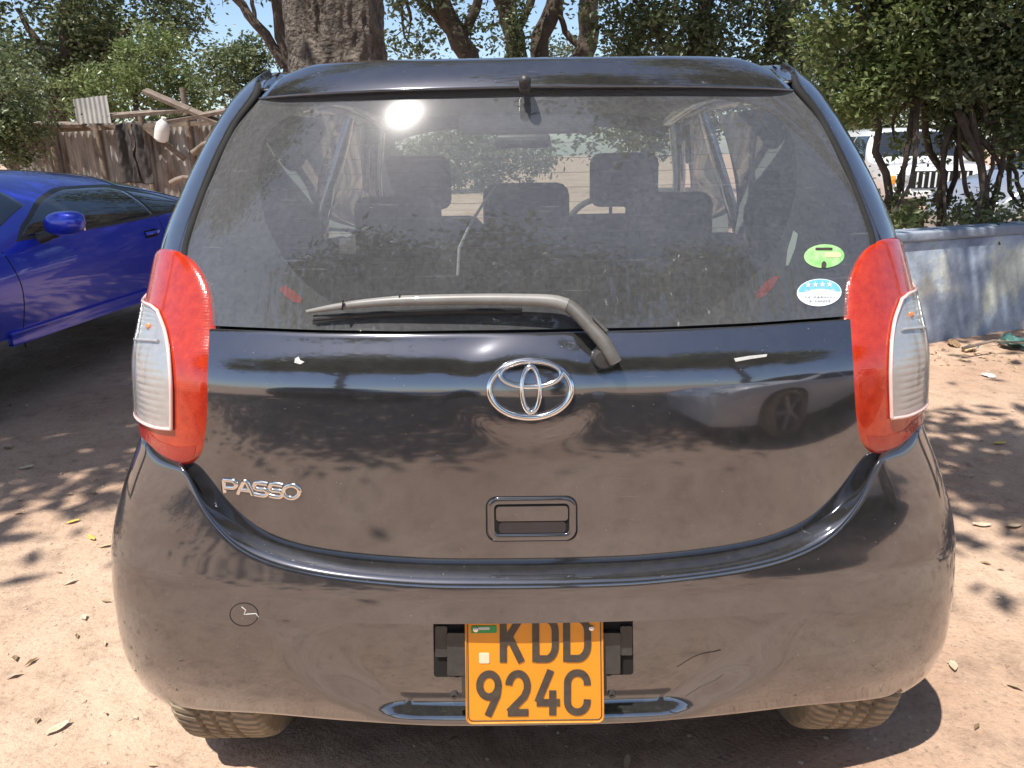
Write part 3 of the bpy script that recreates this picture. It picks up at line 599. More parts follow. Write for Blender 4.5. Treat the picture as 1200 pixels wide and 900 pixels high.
def tread_tyre(r, wd, name, parent, loc, m=tyre_m, grooves=True, n=72):
    V = []; prof = []
    hw = wd/2
    for h, rr in [(-hw*.80, r*.66), (-hw*.97, r*.75), (-hw, r*.86), (-hw*.93, r*.955), (-hw*.82, r*.988), (-hw*.62, r), (-hw*.40, r), (-hw*.36, r-.008), (-hw*.30, r-.008), (-hw*.26, r), (-hw*.05, r), (-hw*.02, r-.008), (hw*.04, r-.008), (hw*.08, r), (hw*.26, r), (hw*.30, r-.008), (hw*.36, r-.008), (hw*.40, r), (hw*.62, r), (hw*.82, r*.988), (hw*.93, r*.955), (hw, r*.86), (hw*.97, r*.75), (hw*.80, r*.66)]:
        prof.append((rr, h))
    if not grooves: n = 40
    nn = n*4 if grooves else n
    for (rr, h) in prof:
        for k in range(nn):
            a = 2*math.pi*k/nn; a2 = a+h*1.2*(1 if abs(h) > hw*.2 else .3); r2 = rr
            if grooves and rr > r*.95 and k % 4 == 0: r2 -= .007
            V.append((h, r2*math.cos(a2), r2*math.sin(a2)))
    Fc = []
    for i in range(len(prof)-1):
        for k in range(nn):
            l = (k+1) % nn; Fc.append((i*nn+k, (i+1)*nn+k, (i+1)*nn+l, i*nn+l))
    o = mesh(name, V, Fc, m, parent); recalc(o); sharp(o, 30); o.location = loc; return o
def wheel(parent, loc, r=.31, wd=.19, axis='Y', out=1, spokes=5, rm=rim_m, tm=None, grooves=False):
    """wheel whose axle lies along local X; axis='Y' turns it for cars modelled x forward"""
    ty = tread_tyre(r, wd, 'wheel', parent, loc, tm or tyre_m, grooves)
    s = MB(); rr = r*.66; s.lathe([(rr, -wd*.4), (rr*.98, wd*.36), (rr*.93, wd*.40), (rr*.88, wd*.30), (rr*.85, -wd*.35)], (0, 0, 0), 'X', 40)
    for k in range(spokes):
        a = 2*math.pi*k/spokes; s.tube([(wd*.26, 0, 0), (wd*.36, math.cos(a)*rr*.45, math.sin(a)*rr*.45), (wd*.33, math.cos(a)*rr*.93, math.sin(a)*rr*.93)], [rr*.2, rr*.13, rr*.15], 8)
    s.lathe([(0.001, wd*.40), (rr*.18, wd*.40), (rr*.22, wd*.3), (rr*.22, -wd*.3)], (0, 0, 0), 'X', 20)
    s.build('rim', rm, ty, smooth=True)
    s = MB(); s.lathe([(0.001, -wd*.1), (rr*.95, -wd*.1)], (0, 0, 0), 'X', 30); s.build('brake_disc', void_m, ty)
    rz = 0
    if axis == 'Y': rz = math.pi/2*out
    else: rz = 0 if out > 0 else math.pi
    ty.rotation_euler = (0, 0, rz); return ty

# --- blue coupe at the left, nose towards the viewer
bl = empty('blue_coupe', (-3.70, 4.02, .01), R(-94.5), 'glossy deep blue coupe with dark tinted side windows parked at the left', 'car', None)
S = Shell(([-2.15, -2.1, -1.9, -1.55, -1.1, -.55, 0, .35, .8, 1.15, 1.6, 2.0, 2.15], [.70, .88, .985, 1.03, 1.155, 1.255, 1.285, 1.265, 1.08, .905, .83, .70, .55]),
          ([-2.15, -1.9, -1.3, 0, .9, 1.6, 2.15], [.68, .89, .905, .865, .83, .76, .52]), ([-2.15, -2.05, -1.8, -1.3, 0, 1.2, 1.8, 2.1, 2.15], [.66, .76, .83, .875, .855, .87, .84, .72, 0.62]), .36, n=2.5, tumble=.42, R_w=.31, wheels=(-1.32, 1.52))
S.body('body', blue_paint, bl, 190)
for sg in (1, -1):
    S.patch('window_trim', plastic, bl, [(.74, .895), (0, .90), (-.95, .93), (-1.30, .965)], [(.60, .975), (.22, 1.115), (-.1, 1.165), (-.55, 1.16), (-.95, 1.085), (-1.30, .967)], sg, .003, 40)
    S.patch('side_window', car_glass, bl, [(.69, .915), (0, .918), (-.68, .935)], [(.58, .965), (.22, 1.095), (-.1, 1.145), (-.50, 1.143), (-.64, 1.118)], sg, .007, 40)
    S.patch('quarter_window', car_glass, bl, [(-.71, .936), (-1.0, .952), (-1.25, .966)], [(-.67, 1.11), (-.9, 1.07), (-1.25, .968)], sg, .007, 26)
    for (xa, xb, za, zb) in ((-.78, -.735, .28, .93), (.80, .90, .28, .90)):
        S.patch('door_gap', void_m, bl, [(xa, za), (xa+.007, za)], [(xb, zb), (xb+.007, zb)], sg, .0005, 4, 26, thick=.004, lef=[(xa, za), ((xa+xb)/2-.03, .55), (xb, zb)], rig=[(xa+.007, za), ((xa+xb)/2-.023, .55), (xb+.007, zb)])
    S.patch('handle_shade_patch', void_m, bl, [(-.50, .775), (-.66, .78)], [(-.50, .825), (-.66, .83)], sg, .002, 8, 5, thick=.004)  # black patch on the skin; its colour gives the shade behind the handle
    y = float(S.side(-.6, .8)); s = MB(); s.tube([(-.50, sg*(y+.004), .805), (-.54, sg*(y+.028), .808), (-.62, sg*(y+.028), .812), (-.67, sg*(y+.004), .812)], .013, 8); s.build('door_handle', blue_paint, bl, smooth=True)
    # mirror: rounded housing on a stalk
    bm = bmesh.new(); bmesh.ops.create_uvsphere(bm, u_segments=28, v_segments=18, radius=1)
    for v in bm.verts:
        c = v.co.copy(); sgn = lambda a, p: math.copysign(abs(a)**p, a); v.co = Vector((sgn(c.x, .75)*.075*(1.0 if c.x > 0 else .45), sgn(c.y, .8)*.125, sgn(c.z, .8)*.072+.012*c.y*sg)); 
    mesh_V = [(v.co.x+.50, v.co.y+sg*.955, v.co.z+.975) for v in bm.verts]; mesh_F = [[v.index for v in f.verts] for f in bm.faces]; bm.free()
    mo = mesh('side_mirror', mesh_V, mesh_F, blue_paint, bl)
    s = MB(); s.tube([(.56, sg*.80, .885), (.53, sg*.88, .915), (.51, sg*.93, .94)], [.035, .03, .035], 10, flat=.7); s.build('mirror_stalk', plastic, mo, smooth=True)
    s = MB(); s.box((.463, sg*.955, .975), (.012, .19, .10), bev=.005); s.build('mirror_glass', chrome, mo)
    S.patch('headlight', lens_glass, bl, [(1.75, .60), (2.0, .56)], [(1.70, .70), (1.98, .62)], sg, .004, 12, 8)
    for wx in (-1.32, 1.52): wheel(bl, (wx, sg*.76, .26), .315, .2, 'Y', sg)
    S.patch('side_skirt', blue_paint, bl, [(.92, .315), (-.95, .315)], [(.92, .39), (-.95, .39)], sg, .02, 20, 6, thick=.03)
S.toppatch('windshield', car_glass, bl, .42, 1.10, .90, .005, .955)
S.toppatch('rear_window', car_glass, bl, -1.52, -.68, .86, .005, .80)
s = MB(); s.box((-2.2, 0, .42), (.1, 1.4, .22), bev=.04); s.build('rear_bumper', blue_paint, bl)
s = MB(); s.box((2.16, 0, .38), (.1, 1.3, .2), bev=.04); s.build('front_bumper', blue_paint, bl)

def offroader(kind, label, loc, rz, paint_m, g_label=None, hi=1.72, slats=9, L=4.5, group=None):
    e = empty(kind, loc, rz, label, 'off-road car' if kind == 'off_roader' else 'car', group)
    x1 = L/2; S = Shell(([-x1, -x1+.08, -x1+.3, -.4, .25, .55, 1.0, 1.15, x1-.15, x1], [hi-.35, hi-.12, hi, hi, hi-.02, hi-.10, 1.20, 1.13, 1.05, .92]),
              ([-x1, 0, 1.0, x1-.2, x1], [1.06, 1.08, 1.07, 1.0, .88]), ([-x1, -x1+.15, 0, x1-.3, x1-.05, x1], [.80, .87, .90, .88, .80, .76]), .40, n=4.2, tumble=.16, R_w=.36, wheels=(-1.35, 1.38), sig=.04)
    S.body('body', paint_m, e, 130)
    for sg in (1, -1):
        for (a, b, c) in ((.62, -.28, .93), (-.34, -1.15, 0), (-1.22, -1.85, 0)):
            S.patch('side_window', car_glass, e, [(a+(.18 if c else 0), 1.12), (b, 1.12)], [(a-(.18 if c else 0), hi-.16), (b, hi-.16)], sg, .005, 20, 12)
        for wx in (-1.35, 1.38): wheel(e, (wx, sg*.78, .35), .36, .24, 'Y', sg)
        s = MB(); s.box((.72, sg*1.02, 1.18), (.10, .20, .15), bev=.04); s.build('side_mirror', plastic, e)
        hl = MB(); hl.box((x1+.0, sg*.60, .82), (.06, .24, .17), bev=.02); h = hl.build('headlight', reflector_m, e)
        s = MB(); s.box((x1-.01, sg*.785, .82), (.08, .09, .15), bev=.02); s.build('turn_signal', mat('amber_lens', (.75, .28, .03), .2, coat=1, noise=(40, .2, (.8, .36, .05))), h)
    S.toppatch('windshield', car_glass, e, .53, 1.02, .84, .006, .92)
    s = MB(); s.box((x1+.015, 0, .82), (.06, .96, .29), bev=.01); gr = s.build('grille', void_m, e)
    for k in range(slats):
        s = MB(); s.box((x1+.045, -.40+.8*k/(slats-1), .82), (.02, .028, .25), bev=.006); s.build('slat', paint_m, gr)
    s = MB(); s.box((x1+.09, 0, .58), (.14, 1.66, .13), bev=.03); s.build('front_bumper', paint_m, e)
    s = MB(); s.box((x1+.05, 0, .44), (.1, 1.45, .12), bev=.03); s.build('valance', plastic, e)
    for ya in (.5, -.2): s = MB(); s.tube([(1.06, ya, 1.17), (.92, ya-.4, 1.26)], .012, 6); s.build('wiper', plastic, e)
    return e
x, y, z = at(1072, 190, 14.0); offroader('off_roader', 'white off road car with a slatted grille seen between the hedge stems', (x+.5, y+1.7, GL), R(-97), white_paint)
# ---- cars standing behind the viewer, seen as reflections in the black paint
def plain_car(label, loc, rz, pm, group='cars parked behind the viewer'):
    e = empty('parked_car', loc, rz, label, 'car', group)
    S = Shell(([-2.0, -1.95, -1.75, -1.3, -.6, .1, .45, 1.05, 1.3, 1.75, 2.0], [.75, 1.0, 1.2, 1.42, 1.48, 1.47, 1.42, 1.05, .98, .86, .60]),
              ([-2.0, -1.7, 0, 1.0, 1.7, 2.0], [.74, .95, .93, .90, .78, .56]), ([-2.0, -1.85, 0, 1.6, 1.95, 2.0], [.68, .80, .84, .82, .70, .62]), .20, n=3.2, tumble=.30, wheels=(-1.25, 1.25))
    S.body('body', pm, e, 110)
    for sg in (1, -1):
        S.patch('side_window', car_glass, e, [(.85, .96), (.0, .97)], [(.45, 1.28), (0, 1.36)], sg, .005); S.patch('side_window', car_glass, e, [(-.06, .97), (-1.1, 1.0)], [(-.06, 1.36), (-1.0, 1.32)], sg, .005)
        for wx in (-1.25, 1.25): wheel(e, (wx, sg*.75, .31), .31, .19, 'Y', sg, 5, rim_m)
        s = MB(); s.box((1.9, sg*.55, .62), (.16, .22, .13), bev=.04); s.build('headlight', reflector_m, e)
    S.toppatch('windshield', car_glass, e, .42, 1.05, .84, .006, .92)
    return e
x, y, z = at(1128, 190, 10.8); plain_car('pale lilac grey car half hidden by stems at the right edge', (x+1.9, y+.3, GL), R(192), silver_paint, None)
plain_car('pale hatchback parked side on behind the viewer at the right', (3.2, -2.72, GL), R(177), white_paint)
plain_car('dark hatchback parked side on behind the viewer at the left', (-3.4, -6.4, GL), R(10), paint('dark_car_paint', (.03, .03, .035), .3, .3, .02))

# ------------------------------------------------------------------ the black hatchback
car = empty('hatchback', (0, 0, 0), 0, 'black metallic hatchback seen from behind with a yellow number plate', 'car')

# seat of everything: dark inner shell just under the panels
def mgrid(fn, ps, z): return fn(ps, z)
def shell_rows(fn, z0, z1, nz_=30, p0=-90, p1=90, n=90):
    P_, Z_ = np.meshgrid(np.linspace(R(p0), R(p1), n), np.linspace(z0, z1, nz_)); return fn(P_, Z_)
inner = off(Sb, -.016)
gridmesh('inner_shell', shell_rows(inner, .42, 1.035, 26), void_m, car, roll=False)

# tailgate skin, with the raised pad round the badge
def gate_off(ps, z):
    P = Sb(ps, z); r = np.sqrt((P[..., 0]/.118)**2+((z-.962)/.083)**2); pad = .0065/(1+np.exp((r-1)*9))
    # shallow scoop line across the panel
    return .004+pad
Sg = off(Sb, gate_off)
bot = curve([(0, 214), (105, 212), (195, 206), (265, 194.5), (315, 177.5), (356, 153), (386, 128), (406, 101)], 60)
topc = curve([(0, -59), (120, -59.5), (241, -62), (320, -66), (405, -71)], 60)
lef = curve([(0, 214), (0, -59)], 64); rig = curve([(406, 101), (412, 60), (412, 0), (405, -71)], 64)
C = coons(bot, topc, lef, rig); ps, zz = hit(Sg, C)
ps[:, 0] = 0
gridmesh('tailgate', Sg(ps, zz), black_paint, car, mirror=True, thick=.016, lip=.004)

# rear window: pane + black border behind it
gb = curve([(0, -64), (120, -64.5), (241, -67), (320, -71), (405, -76)], 50); gt = curve([(0, -346), (160, -344.5), (313, -338)], 50)
gl_ = curve([(0, -64), (0, -346)], 50); grr = curve([(405, -76), (405, -130), (404, -158), (394, -192), (370, -246), (343, -302), (313, -338)], 50)
C = coons(gb, gt, gl_, grr); Sgl = off(Sb, .001); ps, zz = hit(Sgl, C); ps[:, 0] = 0
pane = gridmesh('rear_window', Sgl(ps, zz), rear_glass, car, mirror=True, roll=False)
# border: ring between the pane's edge and the see-through area
oc = np.concatenate([gb, grr[1:], gt[::-1][1:]])   # half outline, centre bottom to centre top
inn = curve([(0, -63.5), (90, -64), (150, -64), (188, -68), (222, -92), (262, -122), (292, -160), (310, -205), (316, -245), (312, -280), (298, -305), (268, -322), (200, -333), (100, -338), (0, -339)], len(oc))
K = 10; T_ = np.linspace(0, 1, K)[:, None, None]; C = oc[None]*(1-T_)+inn[None]*T_; Sf = off(Sb, -.006); ps, zz = hit(Sf, C); ps[:, 0] = 0; ps[:, -1] = 0
G = Sf(ps, zz); L = G[:, ::-1].copy(); L[..., 0] *= -1
Gf = np.concatenate([G, L[:, 1:-1]], 1); m_, n_ = Gf.shape[:2]; V = Gf.reshape(-1, 3); ii = np.arange(m_-1)[:, None]*n_; jj = np.arange(n_)[None]
Fq = np.stack([ii+jj, ii+(jj+1) % n_, ii+n_+(jj+1) % n_, ii+n_+jj], -1).reshape(-1, 4)
mesh('window_border', V, Fq, frit_m, pane)

# heating wires printed on the inside of the glass
s = MB()
for k, v_ in enumerate(np.linspace(-318, -92, 14)):
    l_ = float(np.interp(v_, [-330, -300, -245, -160, -92], [250, 290, 310, 285, 205])); a_, b_ = hit(Sgl, np.stack([np.linspace(-l_, l_, 50), np.full(50, v_)+abs(np.linspace(-1, 1, 50))**2*-3], -1)); Pq = off(Sb, -.003)(abs(a_), b_); Pq[:, 0] *= np.sign(a_+1e-9)
    s.tube([tuple(q) for q in Pq], .0004, 4)
s.build('heating_wires', mat('copper_brown_wire', (.03, .022, .018), .7, noise=(40, .2, (.05, .036, .03))), pane)
# spoiler
sb = curve([(0, -345), (160, -343), (314, -338)], 50); st_ = curve([(0, -380), (160, -379.5), (245, -376.5), (291, -362)], 50)
T_ = np.linspace(0, 1, 22)[:, None, None]; C = sb[None]*(1-T_)+st_[None]*T_; tv = T_[..., 0]
offs = .002+.020*np.clip(tv/.10, 0, 1)**.5*(1-np.clip((tv-.25)/.75, 0, 1)**2.2*.8)
xx = C[..., 0]/316.; offs = offs*(1-np.clip(xx, 0, 1)**24*.8)
C2 = C.copy()
for _ in range(2):
    ps, zz = hit(Sb, C2, pmax=72); ps[:, 0] = 0; P0 = Sb(ps, zz); P0[..., 1] -= offs; P0[..., 2] -= offs*.10
    if _ == 0: C2 = C2+np.clip(C-proj(P0), -14, 14)
G0 = P0
# top deck running forward from the upper edge to the roof
last = G0[-1]; deck = np.array([last+np.array([0, d, h]) for d, h in ((.012, .004), (.035, .008), (.08, .012), (.16, .018))])
under = G0[0]+np.array([0, .0, .0]); und = np.array([G0[0]+np.array([0, .05, .006])])
G1 = np.concatenate([und, G0, deck]); sp = gridmesh('spoiler', G1, black_paint, car, mirror=True, roll=False)
sd_ = sp.modifiers.new('thickness', 'SOLIDIFY'); sd_.thickness = .003; sd_.offset = -1
h_, z_ = hit(Sb, np.array([px(615, 97)])); p0 = Sb(h_, z_)[0]
s = MB(); s.lathe([(0.001, -.036), (.006, -.035), (.0105, -.030), (.012, -.018), (.0115, .0), (.010, .014), (.010, .03)], (p0[0], p0[1]-.045, p0[2]-.002), 'Y', 20)
s.box((p0[0], p0[1]-.046, p0[2]-.012), (.022, .018, .016), bev=.004); s.build('washer_nozzle', plastic, sp, smooth=True)

# rear pillars and sides
zrow = np.concatenate([np.linspace(.50, 1.16, 34), np.linspace(1.17, 1.540, 44)])
hvseam = [(406, -150), (403, -170), (397, -189), (375, -246), (347, -303), (320, -340), (316, -352), (314, -362)]
pz, zs_ = hit(Sb, np.array(hvseam)); o_ = np.argsort(zs_); fs = spl(zs_[o_], pz[o_])
def quarter(sg):
    rows = []
    for z in zrow:
        p_in = float(fs(z)) if z > 1.16 else R(50)
        if z > 1.53: p_in = float(fs(1.53))
        pp = np.linspace(p_in, np.pi/2, 30); Pq = off(Sb, .004)(pp, np.full(30, z)); 
        yl = Pq[-1, 1]; x_ = Pq[-1, 0]; ye = .80 if z > 1.0 else 3.1
        if z > 1.0: ye = .98-.22*max(0, (z-1.0)/.5)
        yy = np.linspace(yl, ye, 60 if z <= 1.0 else 60)[1:]
        ext = np.stack([np.full(59, x_)-.0*yy, yy, np.full(59, z)], -1)
        f_ = np.clip((yy-2.2)/1.2, 0, 1); ext[:, 0] -= .09*f_**2
        rows.append(np.concatenate([Pq, ext]))
    G = np.array(rows); G[..., 0] *= sg; return G
for sg in (1, -1):
    G = quarter(sg); nlow = int((zrow <= 1.0).sum())
    up = G[nlow-1:]; 
    gridmesh('rear_pillar', up, black_paint, car, roll=True, thick=.012, lip=.002, up=(sg, -.3, 0))
    # lower side with wheel arches cut out
    lowz = np.linspace(.24, zrow[nlow-1], 40); ys = np.linspace(.26, 3.5, 150); Yg, Zg = np.meshgrid(ys, lowz)
    w0 = Sb.W(np.maximum(Zg, .6))+.004-.02*np.clip((.6-Zg)/.36, 0, 1)
    taper = .26*np.clip((Yg-3.0)/.55, 0, 1)**2.4; Xg = sg*(w0-taper); V = np.stack([Xg, Yg, Zg], -1).reshape(-1, 3); Fc = grid_faces(40, 150)
    for wy in (.42, 2.86):
        c = (wy, .29); d = np.hypot(V[:, 1]-c[0], V[:, 2]-c[1]); Rr_ = .335; kill = d < Rr_*.985
        Fc = Fc[kill[Fc].sum(1) < 4]; used = np.zeros(len(V), bool); used[np.unique(Fc)] = True; mv = used & kill; k = Rr_/np.maximum(d[mv], 1e-4)
        V[mv, 1] = c[0]+(V[mv, 1]-c[0])*k; V[mv, 2] = c[1]+(V[mv, 2]-c[1])*k
    used = np.unique(Fc); mp = np.zeros(len(V), int); mp[used] = np.arange(len(used)); so_ = mesh('body_side', V[used], mp[Fc], black_paint, car)
    md = so_.modifiers.new('thickness', 'SOLIDIFY'); md.thickness = .01; md.offset = 0
    # black rubber seam between pillar and glass
    zs2 = np.linspace(1.17, 1.505, 40); a = Sb(np.array([float(fs(z))-.012 for z in zs2]), zs2); a[:, 0] *= sg
    s = MB(); s.tube([tuple(q+np.array([0, .001, 0])) for q in a], .008, 8); s.build('window_seal', seal_m, car, smooth=True)
    # side glass, pillar between the doors, front pillar
    for (y0, y1) in ((.92, 1.70), (1.78, 2.62)):
        Yg, Zg = np.meshgrid(np.linspace(y0, y1, 10), np.linspace(1.0, 1.47, 10)); sh_ = (Zg-1.0)/.5
        Yg2 = Yg-(.22*sh_ if y0 < 1 else 0)-(.45*sh_*(Yg-1.78)/.84 if y0 > 1 else 0)
        G = np.stack([sg*(Sb.W(Zg)-.012), Yg2, Zg], -1); mesh('side_window', G, grid_faces(10, 10), car_glass, car)
    s = MB(); s.box((sg*.735, 1.70, 1.24), (.03, .09, .56), ry=sg*-.36, bev=.008); s.build('door_pillar', black_paint, car)
    s = MB(); s.tube([(sg*.80, 2.95, .98), (sg*.73, 2.55, 1.25), (sg*.62, 2.12, 1.49)], .032, 10); s.build('front_pillar', black_paint, car, smooth=True)
    s = MB(); s.box((sg*.93, 2.62, 1.04), (.20, .09, .14), bev=.04); s.build('side_mirror', black_paint, car)
for sg in (1, -1):
    q = curve([(.542, .42, 1.496), (.560, .50, 1.506), (.570, .75, 1.522), (.580, 1.3, 1.535), (.580, 2.1, 1.485)], 40)
    s = MB(); s.tube([(sg*a[0], a[1], a[2]) for a in q], list(np.interp(np.arange(40), [0, 4, 12, 39], [.003, .030, .040, .04])), 18); s.build('roof_edge', black_paint, car, smooth=True)
# roof, bonnet, nose
ys = np.concatenate([np.linspace(.50, .7, 12), np.linspace(.73, 2.2, 40)]); xs = np.linspace(-1, 1, 61); Yg, Xg = np.meshgrid(ys, xs, indexing='ij')
apex = 1.553+.03*np.sin(np.clip((Yg-.37)/1.9, 0, 1)*np.pi)-.05*np.clip((Yg-1.9)/.3, 0, 1)**2
wr_ = .515+.075*np.clip((Yg-.5)/.5, 0, 1); Zr = apex-.05*abs(Xg)**4-.012*Xg**2
G = np.stack([Xg*wr_, Yg, Zr-.012], -1); o = gridmesh('roof', G, black_paint, car, thick=.03, lip=.006, up=(0, 0, 1))
ys = np.linspace(2.85, 3.62, 30); Yg, Xg = np.meshgrid(ys, xs, indexing='ij'); tt = (Yg-2.85)/.77
G = np.stack([Xg*(.80-.22*tt**2.5), Yg, 1.0-.10*tt-.35*np.clip((tt-.7)/.3, 0, 1)**2-.06*abs(Xg)**4], -1); gridmesh('bonnet', G, black_paint, car, thick=.02, lip=.004, up=(0, 0, 1))
Zg, Xg = np.meshgrid(np.linspace(.2, .62, 14), xs, indexing='ij'); G = np.stack([Xg*.80, 3.66-.35*abs(Xg)**3+.0*Zg, Zg], -1); gridmesh('front_bumper', G, black_paint, car, up=(0, 1, 0))
ys = np.linspace(2.14, 2.95, 16); Yg, Xg = np.meshgrid(ys, xs, indexing='ij'); tt = (Yg-2.14)/.81
G = np.stack([Xg*(.60+.17*tt), Yg-.10*Xg**2*(1-.3*tt), 1.53-.56*tt], -1); wsh = mesh('windshield', G, grid_faces(16, 61), clear_glass, car)
s = MB(); s.box((0, 1.9, .27), (1.40, 2.9, .10), bev=.02); s.build('underbody', void_m, car)
for sg in (1, -1):
  for wy in (.42, 2.86):
    s = MB(); n = 20; V = []
    for k in range(n+1):
        a = math.pi*k/n; yq = max(wy+.345*math.cos(a), .17); V += [(sg*.60, yq, .29+.345*math.sin(a)), (sg*.80, yq, .29+.345*math.sin(a))]
    s.add(V, [(2*k, 2*k+1, 2*k+3, 2*k+2) for k in range(n)]); s.build('wheel_arch_liner', void_m, car)
# ---- rear bumper
crest = [(0, 240), (105, 238.5), (188.5, 232), (278.6, 217.7), (339, 194.8), (380, 154), (398, 119), (409, 97), (425, 94), (440, 85), (453, 70)]
cps, cz = hit(Su, np.array(crest, float), (.2, .9), 80); k_ = np.argsort(cps); cps, cz = cps[k_], cz[k_]
cps, cz = cps[:8], cz[:8]
cps = np.r_[cps, R(51.6), R(55.5), R(61), R(64.4), R(78), R(92)]; cz = np.r_[cz, .788, .791, .802, .811, .826, .83]
zt_f = smooth_spl(np.r_[-cps[::-1][:-1], cps], np.r_[cz[::-1][:-1], cz], R(1.2))
bps, bz_ = hit(Su, np.array([(0, 400), (100, 399), (198, 393), (300, 383), (380, 377), (415, 372)], float), (.1, .5), 80); bz_[0] = bz_[1]; bps = np.r_[bps, R(66), R(76)]; bz_ = np.r_[bz_, .165, .165]
zb_f = smooth_spl(np.r_[-bps[::-1][:-1], bps, R(84), R(92)], np.r_[bz_[::-1][:-1], bz_, bz_[-1]+.004, .34], R(1.0))
def sm(x, a, b): t_ = np.clip((x-a)/(b-a), 0, 1); return t_*t_*(3-2*t_)
hw_f = smooth_spl([.20, .25, .31, .38, .50], [.27, .305, .37, .425, .43], .02); so_f = smooth_spl([.2, .25, .36, .5], [.05, .055, .075, .11], .03)
def inset(x, z):
    hw = hw_f(z); so = so_f(z)
    return .040*(1-sm(abs(x), hw-so, hw+so))*sm(z, .226, .268)*(z < .5032)
pcol = np.concatenate([np.linspace(0, R(20), 60), np.linspace(R(20), R(90), 130)[1:]])
cols = []
# inner end of the shelf, under the tailgate's lower edge
in_px = curve([(0, 208), (105, 206), (195, 200), (265, 188), (315, 171), (356, 147), (386, 122), (404, 100)], 80)
ips, iz = hit(off(Sb, -.008), in_px); ips[0] = 0; inP = off(Sb, -.008)(ips, iz); p_corner = float(cps[7])
cr_x = Su(np.array([p_corner]), zt_f(np.array([p_corner])))[0, 0]
for p in pcol:
    za, zc_ = float(zb_f(p)), float(zt_f(p)); lo = np.linspace(za, max(.5, za+.002), 34); hi_ = np.linspace(max(.5045, za+.006), zc_, 30)
    z = np.concatenate([lo, [max(.5028, za+.003), max(.5034, za+.004)], hi_]); P = Su(np.full(len(z), p), z); P[:, 1] += inset(P[:, 0], z)
    bt = P[0]; tuck = np.array([bt+np.array([0, .045, .004]), bt+np.array([0, .012, -.006]), bt+np.array([0, .003, -.003])])
    P1 = P[-1]; fr = P1[0]/cr_x
    if fr < 1:
        i = np.interp(P1[0]*(inP[-1, 0]/cr_x), inP[:, 0], np.arange(80)); a = int(i); f_ = i-a; P0_ = inP[a]*(1-f_)+inP[min(a+1, 79)]*f_
    else: P0_ = P1+np.array([-.05, .035, .006])*min(1, (fr-1)*20+.0)+ (inP[-1]-np.array([cr_x, Su(np.array([p_corner]), zt_f(np.array([p_corner])))[0, 1], float(zt_f(p_corner))]))*max(0, 1-(fr-1)*20)
    tq = np.linspace(0, 1, 16)[1:, None]; tan = P[-1]-P[-2]; tan = tan/np.linalg.norm(tan)
    dd = np.linalg.norm(P0_-P1); c1 = P1+tan*min(.014, dd*.4); c2 = P1+(P0_-P1)*.35+tan*min(.012, dd*.3)
    B = (1-tq)**3*P1+3*tq*(1-tq)**2*c1+3*tq**2*(1-tq)*c2+tq**3*P0_
    cols.append(np.concatenate([tuck, P, B]))
side_ = cols[-1]; 
for dy in (.03, .08): c2 = side_.copy(); c2[:, 1] += dy; cols.append(c2)
G = np.array(cols).transpose(1, 0, 2); bumper = gridmesh('rear_bumper', G, black_paint, car, mirror=True, roll=False)
sharp(bumper, 40)
md = bumper.modifiers.new('thickness', 'SOLIDIFY'); md.thickness = .004; md.offset = -1
# unpainted lip under the bumper
P_ = np.linspace(R(-66), R(66), 120); zb0 = zb_f(abs(P_)); rows = []
for dy, dz in ((.02, .004), (.016, -.010), (.028, -.020), (.12, -.022), (.30, -.01)):
    q = Su(P_, zb0); q[:, 1] += dy; q[:, 2] += dz; q[:, 0] *= .985; rows.append(q)
gridmesh('lower_lip', np.array(rows), plastic, bumper, roll=False)

# ---- drawing on surfaces: a photograph point and a height above the surface give a place on it
def on(fn, lo=.2, hi=1.56):
    def f(uv, lift=0.):
        uv = np.asarray(uv, float); hv = np.array([px(a, b) for a, b in uv.reshape(-1, 2)]); p, z = hit(fn, hv, (lo, hi)); P = fn(p, z); n = nrm(fn, p, z); n = n*np.sign(-n[:, 1:2])
        return P+n*(lift if np.ndim(lift) == 0 else np.asarray(lift)[:, None])
    return f
def on_plane(y0):
    def f(uv, lift=0.):
        uv = np.asarray(uv, float).reshape(-1, 2); o = []
        for k, (u, v) in enumerate(uv):
            h, q = px(u, v); d = np.array([h/F, cp-q/F*sp_, -(sp_+q/F*cp)]); tt = (y0+D0)/d[1]; l = lift if np.ndim(lift) == 0 else lift[k]
            o.append(np.array([0, -D0, H])+d*tt+np.array([0, -l, 0]))
        return np.array(o)
    return f
def ribbon(s, f, path, wpx, lift, base=0., closed=False, rnd=True):
    path = np.array(path, float); n = len(path)
    if closed: tg = np.roll(path, -1, 0)-np.roll(path, 1, 0)
    else: tg = np.gradient(path, axis=0)
    tg /= np.linalg.norm(tg, axis=1, keepdims=True)+1e-9; nn = np.stack([-tg[:, 1], tg[:, 0]], -1); w_ = np.asarray(wpx)*np.ones(n)
    # mitre at corners
    if rnd: prof = [(-1, 0), (-.92, .55), (-.6, .9), (0, 1), (.6, .9), (.92, .55), (1, 0)]
    else: prof = [(-1, 0), (-1, 1), (1, 1), (1, 0)]
    m_ = len(prof); U = np.concatenate([path+nn*w_[:, None]*.5*a for a, _ in prof]); Lf = np.concatenate([np.full(n, base+lift*b) for _, b in prof])
    P = f(U, Lf).reshape(m_, n, 3); V = P.transpose(1, 0, 2).reshape(-1, 3); Fc = []
    for i in range(n if closed else n-1):
        j = (i+1) % n
        for k in range(m_-1): Fc.append((i*m_+k, i*m_+k+1, j*m_+k+1, j*m_+k))
    if not closed: Fc.append(tuple(range(m_))); Fc.append(tuple((n-1)*m_+k for k in range(m_-1, -1, -1)))
    s.add(V, Fc); return s
